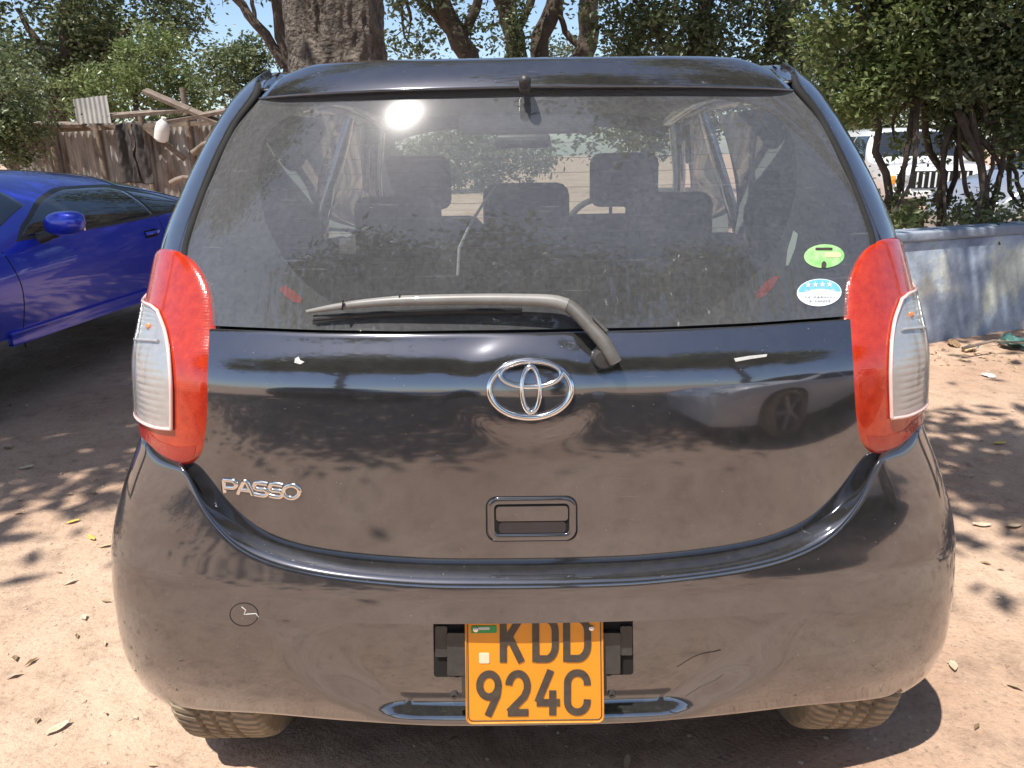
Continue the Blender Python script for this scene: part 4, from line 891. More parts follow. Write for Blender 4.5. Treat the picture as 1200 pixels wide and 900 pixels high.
def poly(s, f, pts, lift, thick=.002, n=None):
    """filled outline on a surface (fan from its middle, two rings)"""
    pts = np.array(pts, float); c = pts.mean(0); n_ = len(pts); rings = [c+(pts-c)*r for r in (1, 1, .75, .5, .25)]; U = np.concatenate(rings+[c[None]])
    Lf = np.concatenate([np.full(n_, lift-thick)]+[np.full(n_, lift)]*4+[[lift]]); V = f(U, Lf); Fc = []
    for r in range(4):
        for i in range(n_): j = (i+1) % n_; Fc.append((r*n_+i, r*n_+j, (r+1)*n_+j, (r+1)*n_+i))
    for i in range(n_): Fc.append((4*n_+i, 4*n_+(i+1) % n_, 5*n_))
    s.add(V, Fc); return s
def ell(cx, cy, a, b, n=48, rot=0): return [(cx+a*math.cos(t)*math.cos(rot)-b*math.sin(t)*math.sin(rot), cy+a*math.cos(t)*math.sin(rot)+b*math.sin(t)*math.cos(rot)) for t in np.linspace(0, 2*np.pi, n, endpoint=False)]
def rrect(x0, y0, x1, y1, r, n=6, rot=0):
    o = []
    for (cx, cy, a0) in ((x1-r, y0+r, -90), (x1-r, y1-r, 0), (x0+r, y1-r, 90), (x0+r, y0+r, 180)):
        for k in range(n+1): a = R(a0+90*k/n); o.append((cx+r*math.cos(a), cy+r*math.sin(a)))
    # fill the straight runs
    q = []
    for i in range(len(o)):
        a, b_ = np.array(o[i]), np.array(o[(i+1) % len(o)]); q.append(a)
        m_ = int(np.linalg.norm(b_-a)/6)
        for k in range(1, m_): q.append(a+(b_-a)*k/m_)
    c = np.array([(x0+x1)/2, (y0+y1)/2]); q = np.array(q)-c; ca, sa = math.cos(rot), math.sin(rot)
    return np.stack([q[:, 0]*ca-q[:, 1]*sa, q[:, 0]*sa+q[:, 1]*ca], -1)+c
fg = on(Sg); fgl = on(Sgl); fb_ = on(Su, .18, .8)

# emblem: three interlocked ovals
em = MB(); rb = -.015
ribbon(em, fg, ell(621.5, 455.7, 48, 33, 84, rb), 7.6, .008, closed=True)
ribbon(em, fg, ell(622, 438.5, 35.5, 14.5, 70, rb), 6.4, .010, closed=True)
ribbon(em, fg, ell(622, 456, 10.6, 26, 60, rb), 6.4, .0105, closed=True)
em.build('emblem', chrome, car, smooth=True)
# chrome lettering
def letter(ch):
    A = lambda cx, cy, rx, ry, a0, a1, n: [(cx+rx*math.cos(R(a)), cy+ry*math.sin(R(a))) for a in np.linspace(a0, a1, n)]
    if ch == 'P': return [[(.0, 1), (.0, 0)], [(0, .03), (.55, .03)]+A(.62, .32, .34, .29, -90, 90, 14)+[(.0, .61)]]
    if ch == 'A': return [[(0, 1), (.42, .02)], [(.42, .02), (.58, .02), (1, 1)], [(.2, .68), (.8, .68)]]
    if ch == 'S': return [[(.95, .08), (.5, .03), (.28, .03)]+A(.28, .27, .24, .24, -90, -270, 12)+[(.70, .51)]+A(.72, .74, .26, .23, -90, 90, 12)+[(.45, .97), (.05, .92)]]
    if ch == 'O': return [A(.5, .5, .5, .47, 0, 360, 40)]
    if ch == 'K': return [[(.07, 0), (.07, 1)], [(.93, 0), (.12, .60)], [(.36, .45), (.93, 1)]]
    if ch == 'D': return [[(.07, 0), (.07, 1)], [(.07, .065), (.55, .065)]+A(.55, .36, .40, .295, -90, 0, 9)+A(.55, .64, .40, .295, 0, 90, 9)+[(.07, .935)]]
    if ch == '9': return [A(.5, .32, .42, .255, 0, 360, 34), [(.92, .34), (.86, .55), (.45, 1)]]
    if ch == '2': return [A(.5, .34, .42, .275, -175, 12, 18)+[(.90, .44), (.78, .58), (.10, .92)], [(.04, .935), (.97, .935)]]
    if ch == '4': return [[(.62, 0), (.08, .70)], [(.03, .72), (1, .72)], [(.70, .45), (.70, 1)]]
    if ch == 'C': return [[(.93, .34), (.93, .27)]+A(.53, .30, .40, .235, -10, -90, 8)+A(.47, .30, .40, .235, -90, -180, 8)+A(.47, .70, .40, .235, 180, 90, 8)+A(.53, .70, .40, .235, 90, 10, 8)+[(.93, .66)]]
def densify(p, step):
    p = np.array(p, float); o = [p[0]]
    for a, b_ in zip(p[:-1], p[1:]):
        L = np.linalg.norm(b_-a); k = max(1, int(L/step))
        for i in range(1, k+1): o.append(a+(b_-a)*i/k)
    return np.array(o)
s = MB(); TL, TR, BR_, BL_ = [np.array(a, float) for a in ((262, 562), (352, 569), (350, 585), (263, 577))]
xs_ = [(0, .17), (.185, .385), (.395, .585), (.60, .785), (.79, 1.0)]
for ch, (a, b_) in zip('PASSO', xs_):
    for st in letter(ch):
        q = densify(st, .12); uu = a+q[:, 0]*(b_-a); vv = q[:, 1]; P = (TL*(1-uu)[:, None]+TR*uu[:, None])*(1-vv)[:, None]+(BL_*(1-uu)[:, None]+BR_*uu[:, None])*vv[:, None]
        ribbon(s, fg, P, 5.4, .0035)
s.build('model_lettering', chrome, car, smooth=True)
# tailgate handle
hb = MB(); ribbon(hb, fg, rrect(570, 582, 676, 633.5, 12, rot=-.012), 1.6, .0008, closed=True); hd = hb.build('tailgate_handle', void_m, car)
s = MB(); ribbon(s, fg, rrect(575.5, 586.5, 671, 629.5, 9, rot=-.012), 9, .0035, closed=True); s.build('handle_frame', black_paint, hd, smooth=True)
s = MB(); poly(s, fg, rrect(579, 590, 668, 627, 7, rot=-.012), .0012); s.build('recess_shade_plate', void_m, hd)  # flat black plate; its colour stands in for shade inside the opening
s = MB(); poly(s, fg, rrect(581.5, 592.5, 665.5, 609.5, 4, rot=-.012), .0035, .003); s.build('handle_grip', black_paint, hd)
s = MB(); poly(s, fg, rrect(585, 611, 663, 624, 4, rot=-.012), .0018, .001); s.build('cavity_shade_plate', mat('glossy_shade_black', (.012, .013, .02), .2, coat=.6, noise=(40, .3, (.02, .022, .034))), hd)  # dark plate: shaded depth below the grip put into its colour
# tow cover ring on the bumper
s = MB(); ribbon(s, fb_, ell(286, 720, 16.5, 13.5, 44), 1.1, .0006, closed=True); s.build('tow_eye_cover', void_m, bumper)
s = MB(); ribbon(s, fb_, densify([(283, 711), (288, 715), (286, 720), (300, 719), (303, 723)], 3), .9, .0006); s.build('paint_scuff', white_pl, bumper)
# chips and scuffs
def chip(fn, pts, m, parent, nm='paint_chip'):
    s = MB(); poly(s, fn, pts, .0006, .0005); return s.build(nm, m, parent)
chip_m = mat('bare_primer', (.55, .55, .54), .8, noise=(80, .3, (.35, .33, .31)))
chip(fg, [(346, 420), (350, 418), (352, 422), (357, 424), (352, 427), (345, 425)], chip_m, car)
chip(fg, [(860, 420), (878, 417), (899, 415), (898, 418), (878, 421), (862, 424)], chip_m, car)
s = MB(); ribbon(s, fb_, densify([(803, 856-40), (822, 804), (838, 797), (844, 793), (848, 790)], 4), .9, .0004); s.build('scratch', plastic, bumper)

# ---- number plate
fp = on_plane(.024); pl = MB(); V0 = rrect(545.5, 708, 707, 847, 7, rot=-.012); poly(pl, fp, V0, .0, .004); plate = pl.build('number_plate', plate_m, car)
s = MB(); ribbon(s, fp, rrect(548.5, 711, 704.2, 844, 5, rot=-.012), 1.2, .0010, closed=True); s.build('plate_rim', ink, plate)
s = MB(); ribbon(s, fp, rrect(546.0, 708.5, 706.6, 846.6, 7, rot=-.012), 1.6, .0022, closed=True); s.build('plate_edge', mat('worn_plate_edge', (.55, .22, .02), .5, noise=(30, .2, (.75, .35, .06))), plate)
sl = -.012
def glyph(ch, x0, y0, x1, y1, wpx):
    s = MB()
    for k, st in enumerate(letter(ch)):
        q = densify(st, .035); u = x0+q[:, 0]*(x1-x0); v = y0+q[:, 1]*(y1-y0)+(u-626)*sl; ribbon(s, fp, np.stack([u, v], -1), wpx*1.08, .0016+.00006*k, rnd=False)
    s.build('plate_character', ink, plate)
for ch, a, b_ in (('K', 588, 613), ('D', 626, 652), ('D', 662, 690)): glyph(ch, a, 722, b_, 775.5, 7.6)
for ch, a, b_ in (('9', 560, 586), ('2', 594, 620), ('4', 628, 656), ('C', 663, 690)): glyph(ch, a, 785.5, b_, 838, 7.6)
s = MB(); poly(s, fp, rrect(552, 733, 582, 741.5, 1, rot=sl), .0012, .001); s.build('flag_strip', mat('plate_green', (.02, .28, .06), .5, noise=(30, .3, (.03, .35, .09))), plate)
s = MB(); poly(s, fp, rrect(560, 734.5, 574, 737.5, 1, rot=sl), .0018, .0005); s.build('flag_stripe', white_pl, plate)
s = MB(); poly(s, fp, rrect(561.5, 765, 573.5, 777, 1.5, rot=sl), .0012, .001); s.build('hologram', mat('pale_hologram', (.85, .75, .6), .35, noise=(60, .3, (.9, .62, .35))), plate)
for (u, v) in ((557.5, 737), (693, 735.5)):
    c = fp([(u, v)], .003)[0]; s = MB(); s.lathe([(.0001, -.002), (.004, -.002), (.0055, -.0005), (.006, .002)], tuple(c), 'Y', 16); s.build('plate_screw', chrome, plate, smooth=True)
# black sheet gives the cavity's shade behind the plate; bracket steps on it
cav = MB(); fq = on_plane(.0395); poly(cav, fq, rrect(508, 722, 742, 792, 4, rot=sl), .0, .004); cav_shade = cav.build('cavity_shade_sheet', void_m, car)
for (a, b_, y1, yy) in ((510, 524, 770, .034), (524, 546, 792, .03), (705, 727, 790, .03), (727, 741, 768, .034)):
    s = MB(); f2 = on_plane(yy); poly(s, f2, rrect(a, 742 if b_ in (546, 727) else 734, b_, y1, 2), 0, .012); s.build('bracket_step', plastic, cav_shade)
s = MB(); f2 = on_plane(.032); poly(s, f2, rrect(541, 775, 711, 816, 3, rot=sl), 0, .01); s.build('backing_strip', plastic, cav_shade)
for (u, v) in ((532.5, 814), (717, 813)):
    c = on_plane(.040)([(u, v)])[0]; s = MB(); s.lathe([(.0001, -.003), (.0035, -.003), (.004, -.006), (.0075, -.005), (.008, .004)], tuple(c), 'Y', 18); s.build('bumper_bolt', plastic, bumper, smooth=True)

# ---- tail lights
St = off(Sb, .012)
ie = np.array([(398, 88), (386, 76), (381, 55), (378, 24), (376, -26), (374, -71), (376.5, -108), (384, -132), (395, -150), (408, -161)], float)
be = np.array([(398, 89), (418, 93), (438, 87), (450, 74)], float); te = np.array([(408, -161), (419, -166), (430, -168)], float)
def pzc(hvp, n): a, b_ = hit(St, hvp, pmax=72); return curve(np.stack([a, b_], -1), n)
il = pzc(curve(ie, 60), 60)
bb_ = hit(St, curve(be, 20), pmax=72); bb_ = np.stack(bb_, -1); bb_ = curve(np.concatenate([bb_, [[R(84), bb_[-1, 1]+.01]]]), 44)
tt_ = hit(St, curve(te, 12), pmax=72); tt_ = np.stack(tt_, -1); tt_ = curve(np.concatenate([tt_, [[R(84), tt_[-1, 1]-.035]]]), 44)
il[0] = bb_[0]; il[-1] = tt_[0]; ol = curve([bb_[-1], (R(85), 1.0), tt_[-1]], 60)
PZ = coons(bb_, tt_, il, ol); sI = np.linspace(0, 1, 44)[None]; tI = np.linspace(0, 1, 60)[:, None]
edge = np.minimum(np.minimum(sI/.16, (1-sI)/.10), np.minimum(tI/.07, (1-tI)/.07)); edge = np.clip(edge, 0, 1); prof = np.sqrt(1-(1-edge)**2)
def red_off(ps, z): return 0
lensP = off(Sb, -.001+.013*prof)(PZ[..., 0], PZ[..., 1])
Sl = off(Sb, .0125)
cl_top = [(434, -92), (443, -99), (452, -106)]; cl_bot = [(420, 46), (440, 43), (458, 34)]
a_ = np.stack(hit(St, np.array(cl_bot, float), pmax=72), -1); cb = curve(np.concatenate([a_, [[R(82), a_[-1, 1]+.0]]]), 26)
a_ = np.stack(hit(St, np.array(cl_top, float), pmax=72), -1); ctp = curve(np.concatenate([a_, [[R(82), a_[-1, 1]+.01]]]), 26)
a_ = np.stack(hit(St, curve([(420, 46), (419.5, 0), (421, -35), (425, -65), (434, -92)], 40), pmax=72), -1); cin = curve(a_, 160); cin[0] = cb[0]; cin[-1] = ctp[0]
cou = curve([cb[-1], ctp[-1]], 160); PC = coons(cb, ctp, cin, cou)
refP = off(Sb, .0135)(PC[..., 0], PC[..., 1])
sI = np.linspace(0, 1, 26)[None]; tI = np.linspace(0, 1, 160)[:, None]
ribs = .0010*np.abs(np.sin(tI*np.pi*20))*sm(sI, .06, .12)*(1-sm(sI, .42, .46))*(abs(tI-.62) > .03)
refP2 = off(Sb, .0128+ribs)(PC[..., 0], PC[..., 1])
covP = off(Sb, .0185)(PC[..., 0], PC[..., 1])
def mir(G, sg): G = G.copy(); G[..., 0] *= sg; return G
for sg in (1, -1):
    hs_ = off(Sb, -.006)(PZ[..., 0], PZ[..., 1]); tl = gridmesh('tail_light', mir(hs_, sg), void_m, car, thick=.05, lip=.006, up=(sg*.6, -1, 0))
    gridmesh('red_lens', mir(lensP, sg), red_lens, tl, thick=.015, lip=.002, up=(sg*.6, -1, 0))
    rf = gridmesh('reflector', mir(refP2, sg), reflector_m, tl, roll=False, up=(sg*.6, -1, 0))
    gridmesh('clear_lens', mir(covP, sg), lens_glass, tl, thick=.006, lip=.002, up=(sg*.6, -1, 0))
    rim = np.concatenate([off(Sb, .0165)(c[:, 0], c[:, 1]) for c in (cb[::-1], cin[1:], ctp[1:])]); s = MB(); s.tube([tuple(p) for p in mir(rim, sg)], .0036, 8); s.build('lens_edge', lens_rim, tl, smooth=True)
    # divider, amber bulb and vertical mirror walls
    q = int(160*.62); s = MB(); s.tube([tuple(p) for p in mir(off(Sb, .0165)(PC[q, 2:, 0], PC[q, 2:, 1]), sg)], .003, 8); s.build('divider', reflector_m, rf, smooth=True)
    for cc in (12, 18): s = MB(); s.tube([tuple(p) for p in mir(off(Sb, .0160)(PC[3:-3, cc, 0], PC[3:-3, cc, 1]), sg)], .0018, 6); s.build('lens_rib', reflector_m, rf, smooth=True)
    c = mir(off(Sb, .015)(PC[118:119, 5, 0], PC[118:119, 5, 1]), sg)[0]; s = MB(); s.lathe([(.0001, -.003), (.0055, -.002), (.007, .0), (.0055, .002)], tuple(c), 'Y', 20); s.build('bulb', mat('amber_bulb', (.55, .17, .05), .3, coat=1, noise=(60, .2, (.85, .30, .06))), tl, smooth=True)
    # deeper red foot of the lens
    mz = slice(0, 9); Gd = off(Sb, -.0004+.013*prof)(PZ[..., 0], PZ[..., 1])[mz, 2:-2]
    gridmesh('lower_lens', mir(Gd, sg), red_deep, tl, roll=False, up=(sg*.6, -1, 0))

# ---- rear wiper
wp = [(719, 428, 15, .030), (712, 418, 17, .034), (700, 402, 18, .036), (690, 390, 17, .036), (676, 374, 17, .034), (664, 364, 16, .033), (650, 359.5, 15.5, .032), (630, 357.5, 14.5, .031), (560, 356, 13, .029), (480, 357, 12, .026), (430, 360, 10, .023), (395, 364, 8, .020), (364, 368.5, 4.5, .017)]
wpa = np.array(wp, float)
def sweep(A, n=None):
    q = curve(A, n); q[0] = A[0]; return q
arm = sweep(wpa[:7], 26); Pa = fgl(arm[:, :2], arm[:, 3]); s = MB(); s.tube([tuple(p) for p in Pa], list(arm[:, 2]/1320), 14, flat=1.0, up=(0, -.3, 1)); wa_ = s.build('wiper_arm', mat('faded_wiper_plastic', (.06, .055, .05), .5, noise=(25, .25, (.14, .13, .12)), bump=(150, .2, .001)), car, smooth=True)
bl_ = sweep(wpa[5:], 50); Pb = fgl(bl_[:, :2], bl_[:, 3]+.001); s = MB(); s.tube([tuple(p) for p in Pb], list(bl_[:, 2]/1300), 14, up=(0, -.3, 1)); wb_ = s.build('wiper_blade', mat('sun_greyed_wiper_plastic', (.17, .16, .15), .42, coat=.3, noise=(18, .25, (.26, .25, .235))), wa_, smooth=True)
rbp = curve([(612, 366), (560, 366), (480, 368), (420, 371), (370, 374)], 30); s = MB(); s.tube([tuple(p) for p in fgl(rbp, .008)], .0055, 6); s.build('wiper_rubber', rubber, wb_, smooth=True)
for u, v in ((472, 357), (408, 363)):
    c = fgl([(u, v)], .031)[0]; s = MB(); s.box(tuple(c), (.0015, .006, .018), ry=.2); s.build('blade_joint', void_m, wb_)
s = MB(); c = fg([(706, 417)], .0)[0]; s.lathe([(.020, .004), (.020, -.014), (.015, -.026), (.0001, -.027)], tuple(c), 'Y', 24); s.build('wiper_pivot', plastic, wa_, smooth=True)
s = MB(); ribbon(s, lambda U, L: fgl(U, np.asarray(L)), densify([(693, 381), (699, 388), (708, 399)], 2), 5, .004, base=.047); s.build('arm_cap', plastic, wa_)

# ---- stickers on the glass
stk = MB(); poly(stk, fgl, ell(965.5, 300.3, 23.5, 13.8, 50, -.04), .0012, .0008); s1 = stk.build('oval_sticker', mat('green_sticker', (.22, .55, .16), .45, coat=.5, noise=(60, .15, (.50, .74, .36))), pane)
s1['label'] = 'green oval sticker with a dark line of text'
s = MB(); poly(s, fgl, rrect(955, 290.5, 975, 293.5, .8), .0018, .0004); s.build('print_line', ink, s1)
s = MB(); poly(s, fgl, rrect(966, 296, 985, 302, 2), .0017, .0004); s.build('print_patch', mat('faded_pink_print', (.75, .52, .36), .5, noise=(40, .3, (.6, .65, .35))), s1)
s = MB(); poly(s, fgl, [(962, 314), (962.5, 308), (965, 306), (967.5, 308), (968, 311), (967, 314)], .0018, .0004); s.build('print_mark', ink, s1)
stk = MB(); poly(stk, fgl, ell(959.7, 343, 26, 16, 56, -.04), .0012, .0008); s2 = stk.build('oval_sticker', mat('white_sticker', (.80, .84, .88), .45, coat=.5, noise=(60, .3, (.74, .80, .86))), pane)
s2['label'] = 'pale blue and white oval sticker with four stars'
up_ = [p for p in ell(959.7, 343, 25, 15.2, 120, -.04) if p[1] < 341.5]; up_.sort(key=lambda p: p[0]); s = MB(); poly(s, fgl, up_+[(984, 342), (936, 343)][:2], .0016, .0004); s.build('blue_field', mat('sticker_blue', (.10, .42, .70), .45, coat=.5, noise=(30, .2, (.22, .55, .78))), s2)
for k in range(4):
    cx, cy = 946.5+8.3*k, 334.3-.25*k; pts = [(cx+(3.9 if i % 2 == 0 else 1.6)*math.sin(i*math.pi/5), cy-(3.9 if i % 2 == 0 else 1.6)*math.cos(i*math.pi/5)*1.0) for i in range(10)]
    s = MB(); poly(s, fgl, pts, .0022, .0004); s.build('star', white_pl, s2)
def text_on(txt, f, cx, cy, hpx, wpx, lift, m, parent, name, slope=0.):
    cu = bpy.data.curves.new(name, 'FONT'); cu.body = txt; cu.size = 1; cu.resolution_u = 3; ob = bpy.data.objects.new(name, cu); link(ob)
    me = bpy.data.meshes.new_from_object(ob.evaluated_get(bpy.context.evaluated_depsgraph_get())); bpy.data.objects.remove(ob)
    V = np.array([v.co[:] for v in me.vertices]); Fc = [tuple(p.vertices) for p in me.polygons]; bpy.data.meshes.remove(me)
    if len(V) == 0: return None
    a, b_ = V.min(0), V.max(0); u = cx+((V[:, 0]-a[0])/(b_[0]-a[0])-.5)*wpx; v = cy-((V[:, 1]-a[1])/(b_[1]-a[1])-.5)*hpx+(u-cx)*slope
    return mesh(name, f(np.stack([u, v], -1), lift), Fc, m, parent, smooth=False)
text_on('低排出ガス車', fgl, 960, 341.6, 5.6, 37, .0023, white_pl, s2, 'print_text')
text_on('平成17年基準排出ガス', fgl, 960, 348.6, 2.8, 36, .0023, ink, s2, 'print_text')
text_on('国土交通省認定車', fgl, 960, 353.2, 3.0, 25, .0023, ink, s2, 'print_text')

# ---- cabin seen through the glass
def block(name, c, d, m, bev=.04, rx=0, parent=car):
    s = MB(); s.box(c, d, rx=rx, bev=bev); return s.build(name, m, parent, smooth=True)
block('cabin_floor', (0, 1.9, .42), (1.45, 3.0, .04), seat_m, .01)
block('parcel_shelf', (0, .50, .93), (1.15, .36, .03), seat_m, .01)
rs = block('rear_seat', (0, .98, .85), (1.30, .16, .56), seat_m, .06, rx=-.2)
for x, w_, z_ in ((-.36, .24, 1.155), (0, .24, 1.185), (.40, .24, 1.155)):
    block('headrest', (x-.005, .93, z_), (w_, .10, .19), seat_m, .035, rx=-.12, parent=rs)
    for dx in (-.05, .05): s = MB(); s.tube([(x+dx, .95, 1.0), (x+dx, .94, 1.12)], .006, 6); s.build('headrest_post', chrome, rs)
for x in (-.44, .40):
    fs_ = block('front_seat', (x, 2.0, .78), (.50, .14, .66), seat_m, .06, rx=-.22)
    block('headrest', (x-.01, 1.95, 1.245), (.275, .11, .21), seat_m, .04, rx=-.1, parent=fs_)
    for dx in (-.06, .06): s = MB(); s.tube([(x+dx, 1.98, 1.02), (x+dx, 1.96, 1.18)], .007, 6); s.build('headrest_post', chrome, fs_)
dsh = block('dashboard', (0, 2.72, .88), (1.42, .46, .17), mat('dusty_dashboard', (.30, .30, .28), .7, noise=(20, .3, (.36, .36, .33))), .05)
c = Vector((.36, 2.40, .975)); sw = MB(); sw.tube([(c.x+.185*math.cos(a), c.y+.185*math.sin(a)*.42, c.z+.185*math.sin(a)*.9) for a in np.linspace(0, 2*np.pi, 48, endpoint=False)], .014, 10, closed=True); sw.box(tuple(c), (.14, .05, .10), bev=.02); sw.box(tuple(c), (.34, .02, .035), bev=.008); sw.build('steering_wheel', rubber, car, smooth=True)
s = MB(); s.box((-.02, 2.33, 1.405), (.25, .03, .062), bev=.02); rm_ = s.build('rear_view_mirror', plastic, car, smooth=True); s = MB(); s.tube([(-.02, 2.34, 1.42), (-.02, 2.36, 1.50)], .012, 8); s.build('mirror_stalk', plastic, rm_)
s = MB(); s.tube([tuple(fgl([(u, v)], -.22)[0]) for u, v in ((578, 143), (560, 170), (538, 205), (521, 240), (519, 280))], .0035, 6); s.build('seat_belt', mat('pale_belt_webbing', (.55, .55, .52), .8, noise=(80, .3, (.45, .45, .43))), car)
hl_ = MB(); f3 = off(Sb, -.05); 
c = f3(np.array([0.]), np.array([1.452]))[0]; hl_.box((0, c[1]+.02, c[2]-.006), (.272, .05, .040), bev=.012); hb_ = hl_.build('high_brake_light', mat('pale_lamp_housing', (.42, .42, .42), .4, noise=(20, .3, (.5, .5, .5))), car, smooth=True)
ys = np.linspace(.42, 2.12, 12); Yg, Xg = np.meshgrid(ys, np.linspace(-.54, .54, 20), indexing='ij'); mesh('headliner', np.stack([Xg, Yg, 1.515+.02*np.sin((Yg-.4)/1.7*3.14)-.05*(Xg/.6)**4], -1), grid_faces(12, 20), head_m, car)
for sg in (1, -1):
    G = quarter(sg)[35:, :, :]; G[..., 0] *= .965; G[..., 1] += .03; mesh('pillar_trim', G.reshape(-1, 3), grid_faces(*G.shape[:2]), trim_m, car)
    Yg, Zg = np.meshgrid(np.linspace(.35, 3.0, 12), np.linspace(.45, 1.0, 6)); mesh('door_lining', np.stack([sg*(.78+0*Yg), Yg, Zg], -1), grid_faces(6, 12), seat_m, car)
f4 = on(off(Sb, -.003))
s = MB(); poly(s, f4, [(327, 338), (333, 334), (343, 340), (354, 350), (352, 355), (344, 354), (333, 346)], 0, .0005); o = s.build('orange_patch', red_lens, pane)  # flat orange shape set just behind the pane
s = MB(); poly(s, f4, [(914, 323), (908, 323), (896, 331), (886, 344), (888, 350), (896, 347), (906, 336)], 0, .0005); o = s.build('orange_patch', red_lens, pane)
s = MB(); poly(s, f4, [(930, 270), (935, 274), (932, 290), (924, 311), (921, 311), (923, 292)], 0, .0005); s.build('pale_patch', mat('pale_green', (.50, .58, .48), .5, noise=(40, .3, (.6, .66, .56))), pane)  # flat pale green shape set just behind the pane

# ---- wheels
for sg in (1, -1):
    for wy in (.42, 2.86):
        ty = wheel(car, (sg*(.722 if wy < 1 else .72), (.447 if wy < 1 else wy), GL+.298), .30, .21 if wy < 1 else .175, 'X', sg, 6, rim_m, grooves=(wy < 1))

# ------------------------------------------------------------------ things lying on the dirt
def fallen(name, label, u=None, v=None, L=.06, m=None, cat='leaf', rz=0., group=None, curl=.4, P=None, W=.36):
    if P is None:
        h, q = px(u, v); th = PIT+math.atan(q/F); D = H/math.tan(th); x, y = h/F*(D*cp+H*sp_), D-D0
    else: x, y = P
    a, b_ = np.meshgrid(np.linspace(-1, 1, 9), np.linspace(-1, 1, 5), indexing='ij'); wdt = W*np.clip(1-abs(a)**1.7, 0, 1)**.7*(1+.25*vnoise(a*4+L*99, b_*2))
    V = np.stack([a*L/2, b_*wdt*L/2, L*.10*curl*(abs(b_)*1.2+a*a*random.uniform(-.6, 1.4))+.003], -1)
    o = mesh(name, V, grid_faces(9, 5), m, None); o.location = (x, y, float(gz(x, y))+.004); o.rotation_euler = (random.uniform(-.2, .2), random.uniform(-.2, .2), rz)
    md = o.modifiers.new('t', 'SOLIDIFY'); md.thickness = .0006; return tag(o, label, cat, group)
yel = mat('yellow_dry_leaf', (.62, .42, .06), .6, noise=(60, .2, (.72, .55, .14))); tan_ = mat('tan_dry_leaf', (.50, .36, .20), .7, noise=(50, .2, (.62, .50, .34))); brn = mat('brown_dry_leaf', (.20, .12, .06), .7, noise=(50, .2, (.32, .21, .12)))
pale = mat('pale_dry_leaf', (.44, .34, .22), .7, noise=(90, .2, (.62, .53, .40))); paper = mat('scrap_paper', (.72, .72, .70), .7, noise=(40, .3, (.6, .6, .58)))
for (u, v, L, m, lb, rz) in [(84, 604, .055, yel, 'bright yellow leaf on the dirt left of the bumper', .5), (105, 622, .05, yel, 'small golden leaf just below the bright yellow leaf', -.6), (1173, 511, .075, yel, 'yellow brown leaf in the shade at the right edge', .2), (64, 838, .065, pale, 'pale oval leaf on the dirt at the lower left', .9),
                          (30, 541, .07, pale, 'pale narrow leaf at the left edge above the yellow leaf', .2), (1152, 605, .07, pale, 'pale curled leaf right of the bumper corner', -.3), (1190, 606, .08, tan_, 'tan leaf at the right edge beside the pale curled leaf', .3), (1120, 765, .06, pale, 'pale broken leaf beside the right bumper side', 1.2), (8, 518, .05, tan_, 'small tan leaf at the far left edge', .1),
                          (1120, 540, .05, brn, 'dark brown curled leaf right of the tail light foot', -.8), (122, 630, .05, tan_, 'tan leaf touching the line of the left bumper side', .4), (735, 880, .045, tan_, 'small leaf in the shadow under the bumper', 1.3)]:
    fallen('fallen_leaf', lb, u, v, L, m, rz=rz)
# countless small scraps of litter and leaf
Vs, Fs, bse = [], [], 0; g5 = np.random.default_rng(9)
C = np.concatenate([np.stack([g5.uniform(-3.4, -.9, 240), g5.uniform(-.2, 4.2, 240)], -1), np.stack([g5.uniform(.95, 3.6, 230), g5.uniform(-.2, 4.0, 230)], -1), np.stack([g5.normal(3.1, .45, 200), g5.normal(3.9, .18, 200)], -1), np.stack([g5.uniform(-.9, .9, 30), g5.uniform(.0, 1.0, 30)], -1)])
C3 = np.concatenate([C, (gz(C[:, 0], C[:, 1])+.006)[:, None]], 1); n = len(C3); d = g5.normal(size=(n, 3)); d[:, 2] *= .12; d /= np.linalg.norm(d, axis=1, keepdims=True); sd2 = np.cross(d, np.array([0, 0, 1.])+g5.normal(size=(n, 3))*.15); L = g5.uniform(.012, .05, (n, 1))
V = np.stack([C3-d*L/2, C3+sd2*L*.2+[0, 0, .004], C3+d*L/2, C3-sd2*L*.2+[0, 0, .002]], 1).reshape(-1, 3)
litter = leaf_mat('dry_leaf_litter', (.22, .14, .07), (.45, .33, .19), (.62, .55, .42), .1)
tag(mesh('leaf_litter', V, np.arange(n*4).reshape(n, 4), litter, smooth=False), 'dry leaf litter strewn over the dirt yard', 'leaf litter', kind='stuff')
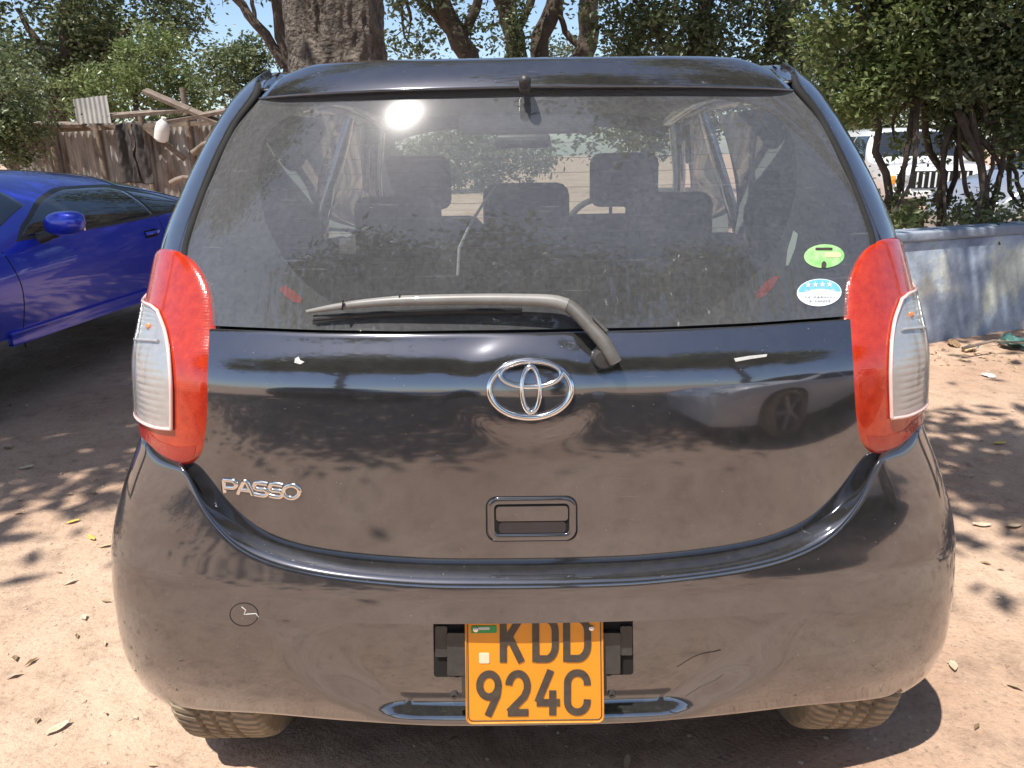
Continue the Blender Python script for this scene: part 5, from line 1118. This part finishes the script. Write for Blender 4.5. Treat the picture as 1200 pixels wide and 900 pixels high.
# rubbish by the wall
def crumple(name, label, u, v, sz, m, cat, seed, flat=.5):
    h, q = px(u, v); th = PIT+math.atan(q/F); D = H/math.tan(th); x, y = h/F*(D*cp+H*sp_), D-D0; g = np.random.default_rng(seed)
    bm = bmesh.new(); bmesh.ops.create_icosphere(bm, subdivisions=3, radius=1); 
    for k in range(7):
        n_ = Vector(g.normal(size=3)).normalized(); dd = g.uniform(.3, .8)
        for vv in bm.verts:
            e = vv.co.dot(n_)-dd
            if e > 0: vv.co -= n_*e*1.3
    V = np.array([v_.co[:] for v_ in bm.verts])*np.array([sz, sz*.7, sz*flat]); V += g.normal(size=V.shape)*sz*.05; Fc = [[v_.index for v_ in f.verts] for f in bm.faces]; bm.free()
    o = mesh(name, V, Fc, m, None, smooth=False); o.location = (x, y, float(gz(x, y))+sz*flat*.7); o.rotation_euler = (0, 0, g.uniform(0, 3)); return tag(o, label, cat)
blu = mat('blue_plastic', (.08, .25, .6), .4, noise=(30, .3, (.1, .3, .65))); teal = mat('teal_plastic', (.07, .20, .18), .5, noise=(30, .3, (.12, .28, .25)))
crumple('crumpled_paper', 'crumpled white scrap on the shaded dirt near the wall', 1160, 432, .05, paper, 'paper', 1, .3); crumple('torn_carton', 'torn brown carton among the rubbish at the foot of the wall', 1140, 404, .07, tan_, 'carton', 2); crumple('bottle_cap', 'small blue plastic scrap in the rubbish below the wall', 1146, 400, .022, blu, 'plastic scrap', 3)
crumple('plastic_bag', 'teal plastic bag heap at the right edge by the wall', 1196, 402, .13, teal, 'bag', 4, .6); crumple('crumpled_paper', 'pale paper wad beside the teal bag', 1172, 398, .05, pale, 'paper', 5); crumple('brown_rag', 'dark brown rag under the wall left of the carton', 1118, 398, .06, brn, 'rag', 6)
for k, (u, v, sz) in enumerate([(8, 517, .022), (70, 548, .012), (30, 468, .02), (1100, 700, .012), (150, 700, .01)]):
    crumple('stone', ['rounded pale stone at the left edge of the dirt', 'small stone left of the tail light in the sun', 'flat stone in the shade of the blue coupe', 'small stone beside the right bumper side', 'tiny stone beside the left bumper side'][k], u, v, sz, peb_m, 'stone', 10+k, .6)
s = MB(); P0 = Vector(at(1095, 392, 5.3)); s.tube([(P0.x+.1, P0.y-.2, .02), (P0.x+.35, P0.y-.12, .05), (P0.x+.6, P0.y-.15, .03)], [.012, .01, .005], 7); tag(s.build('stick', wood), 'thin dead stick at the foot of the wall', 'stick')
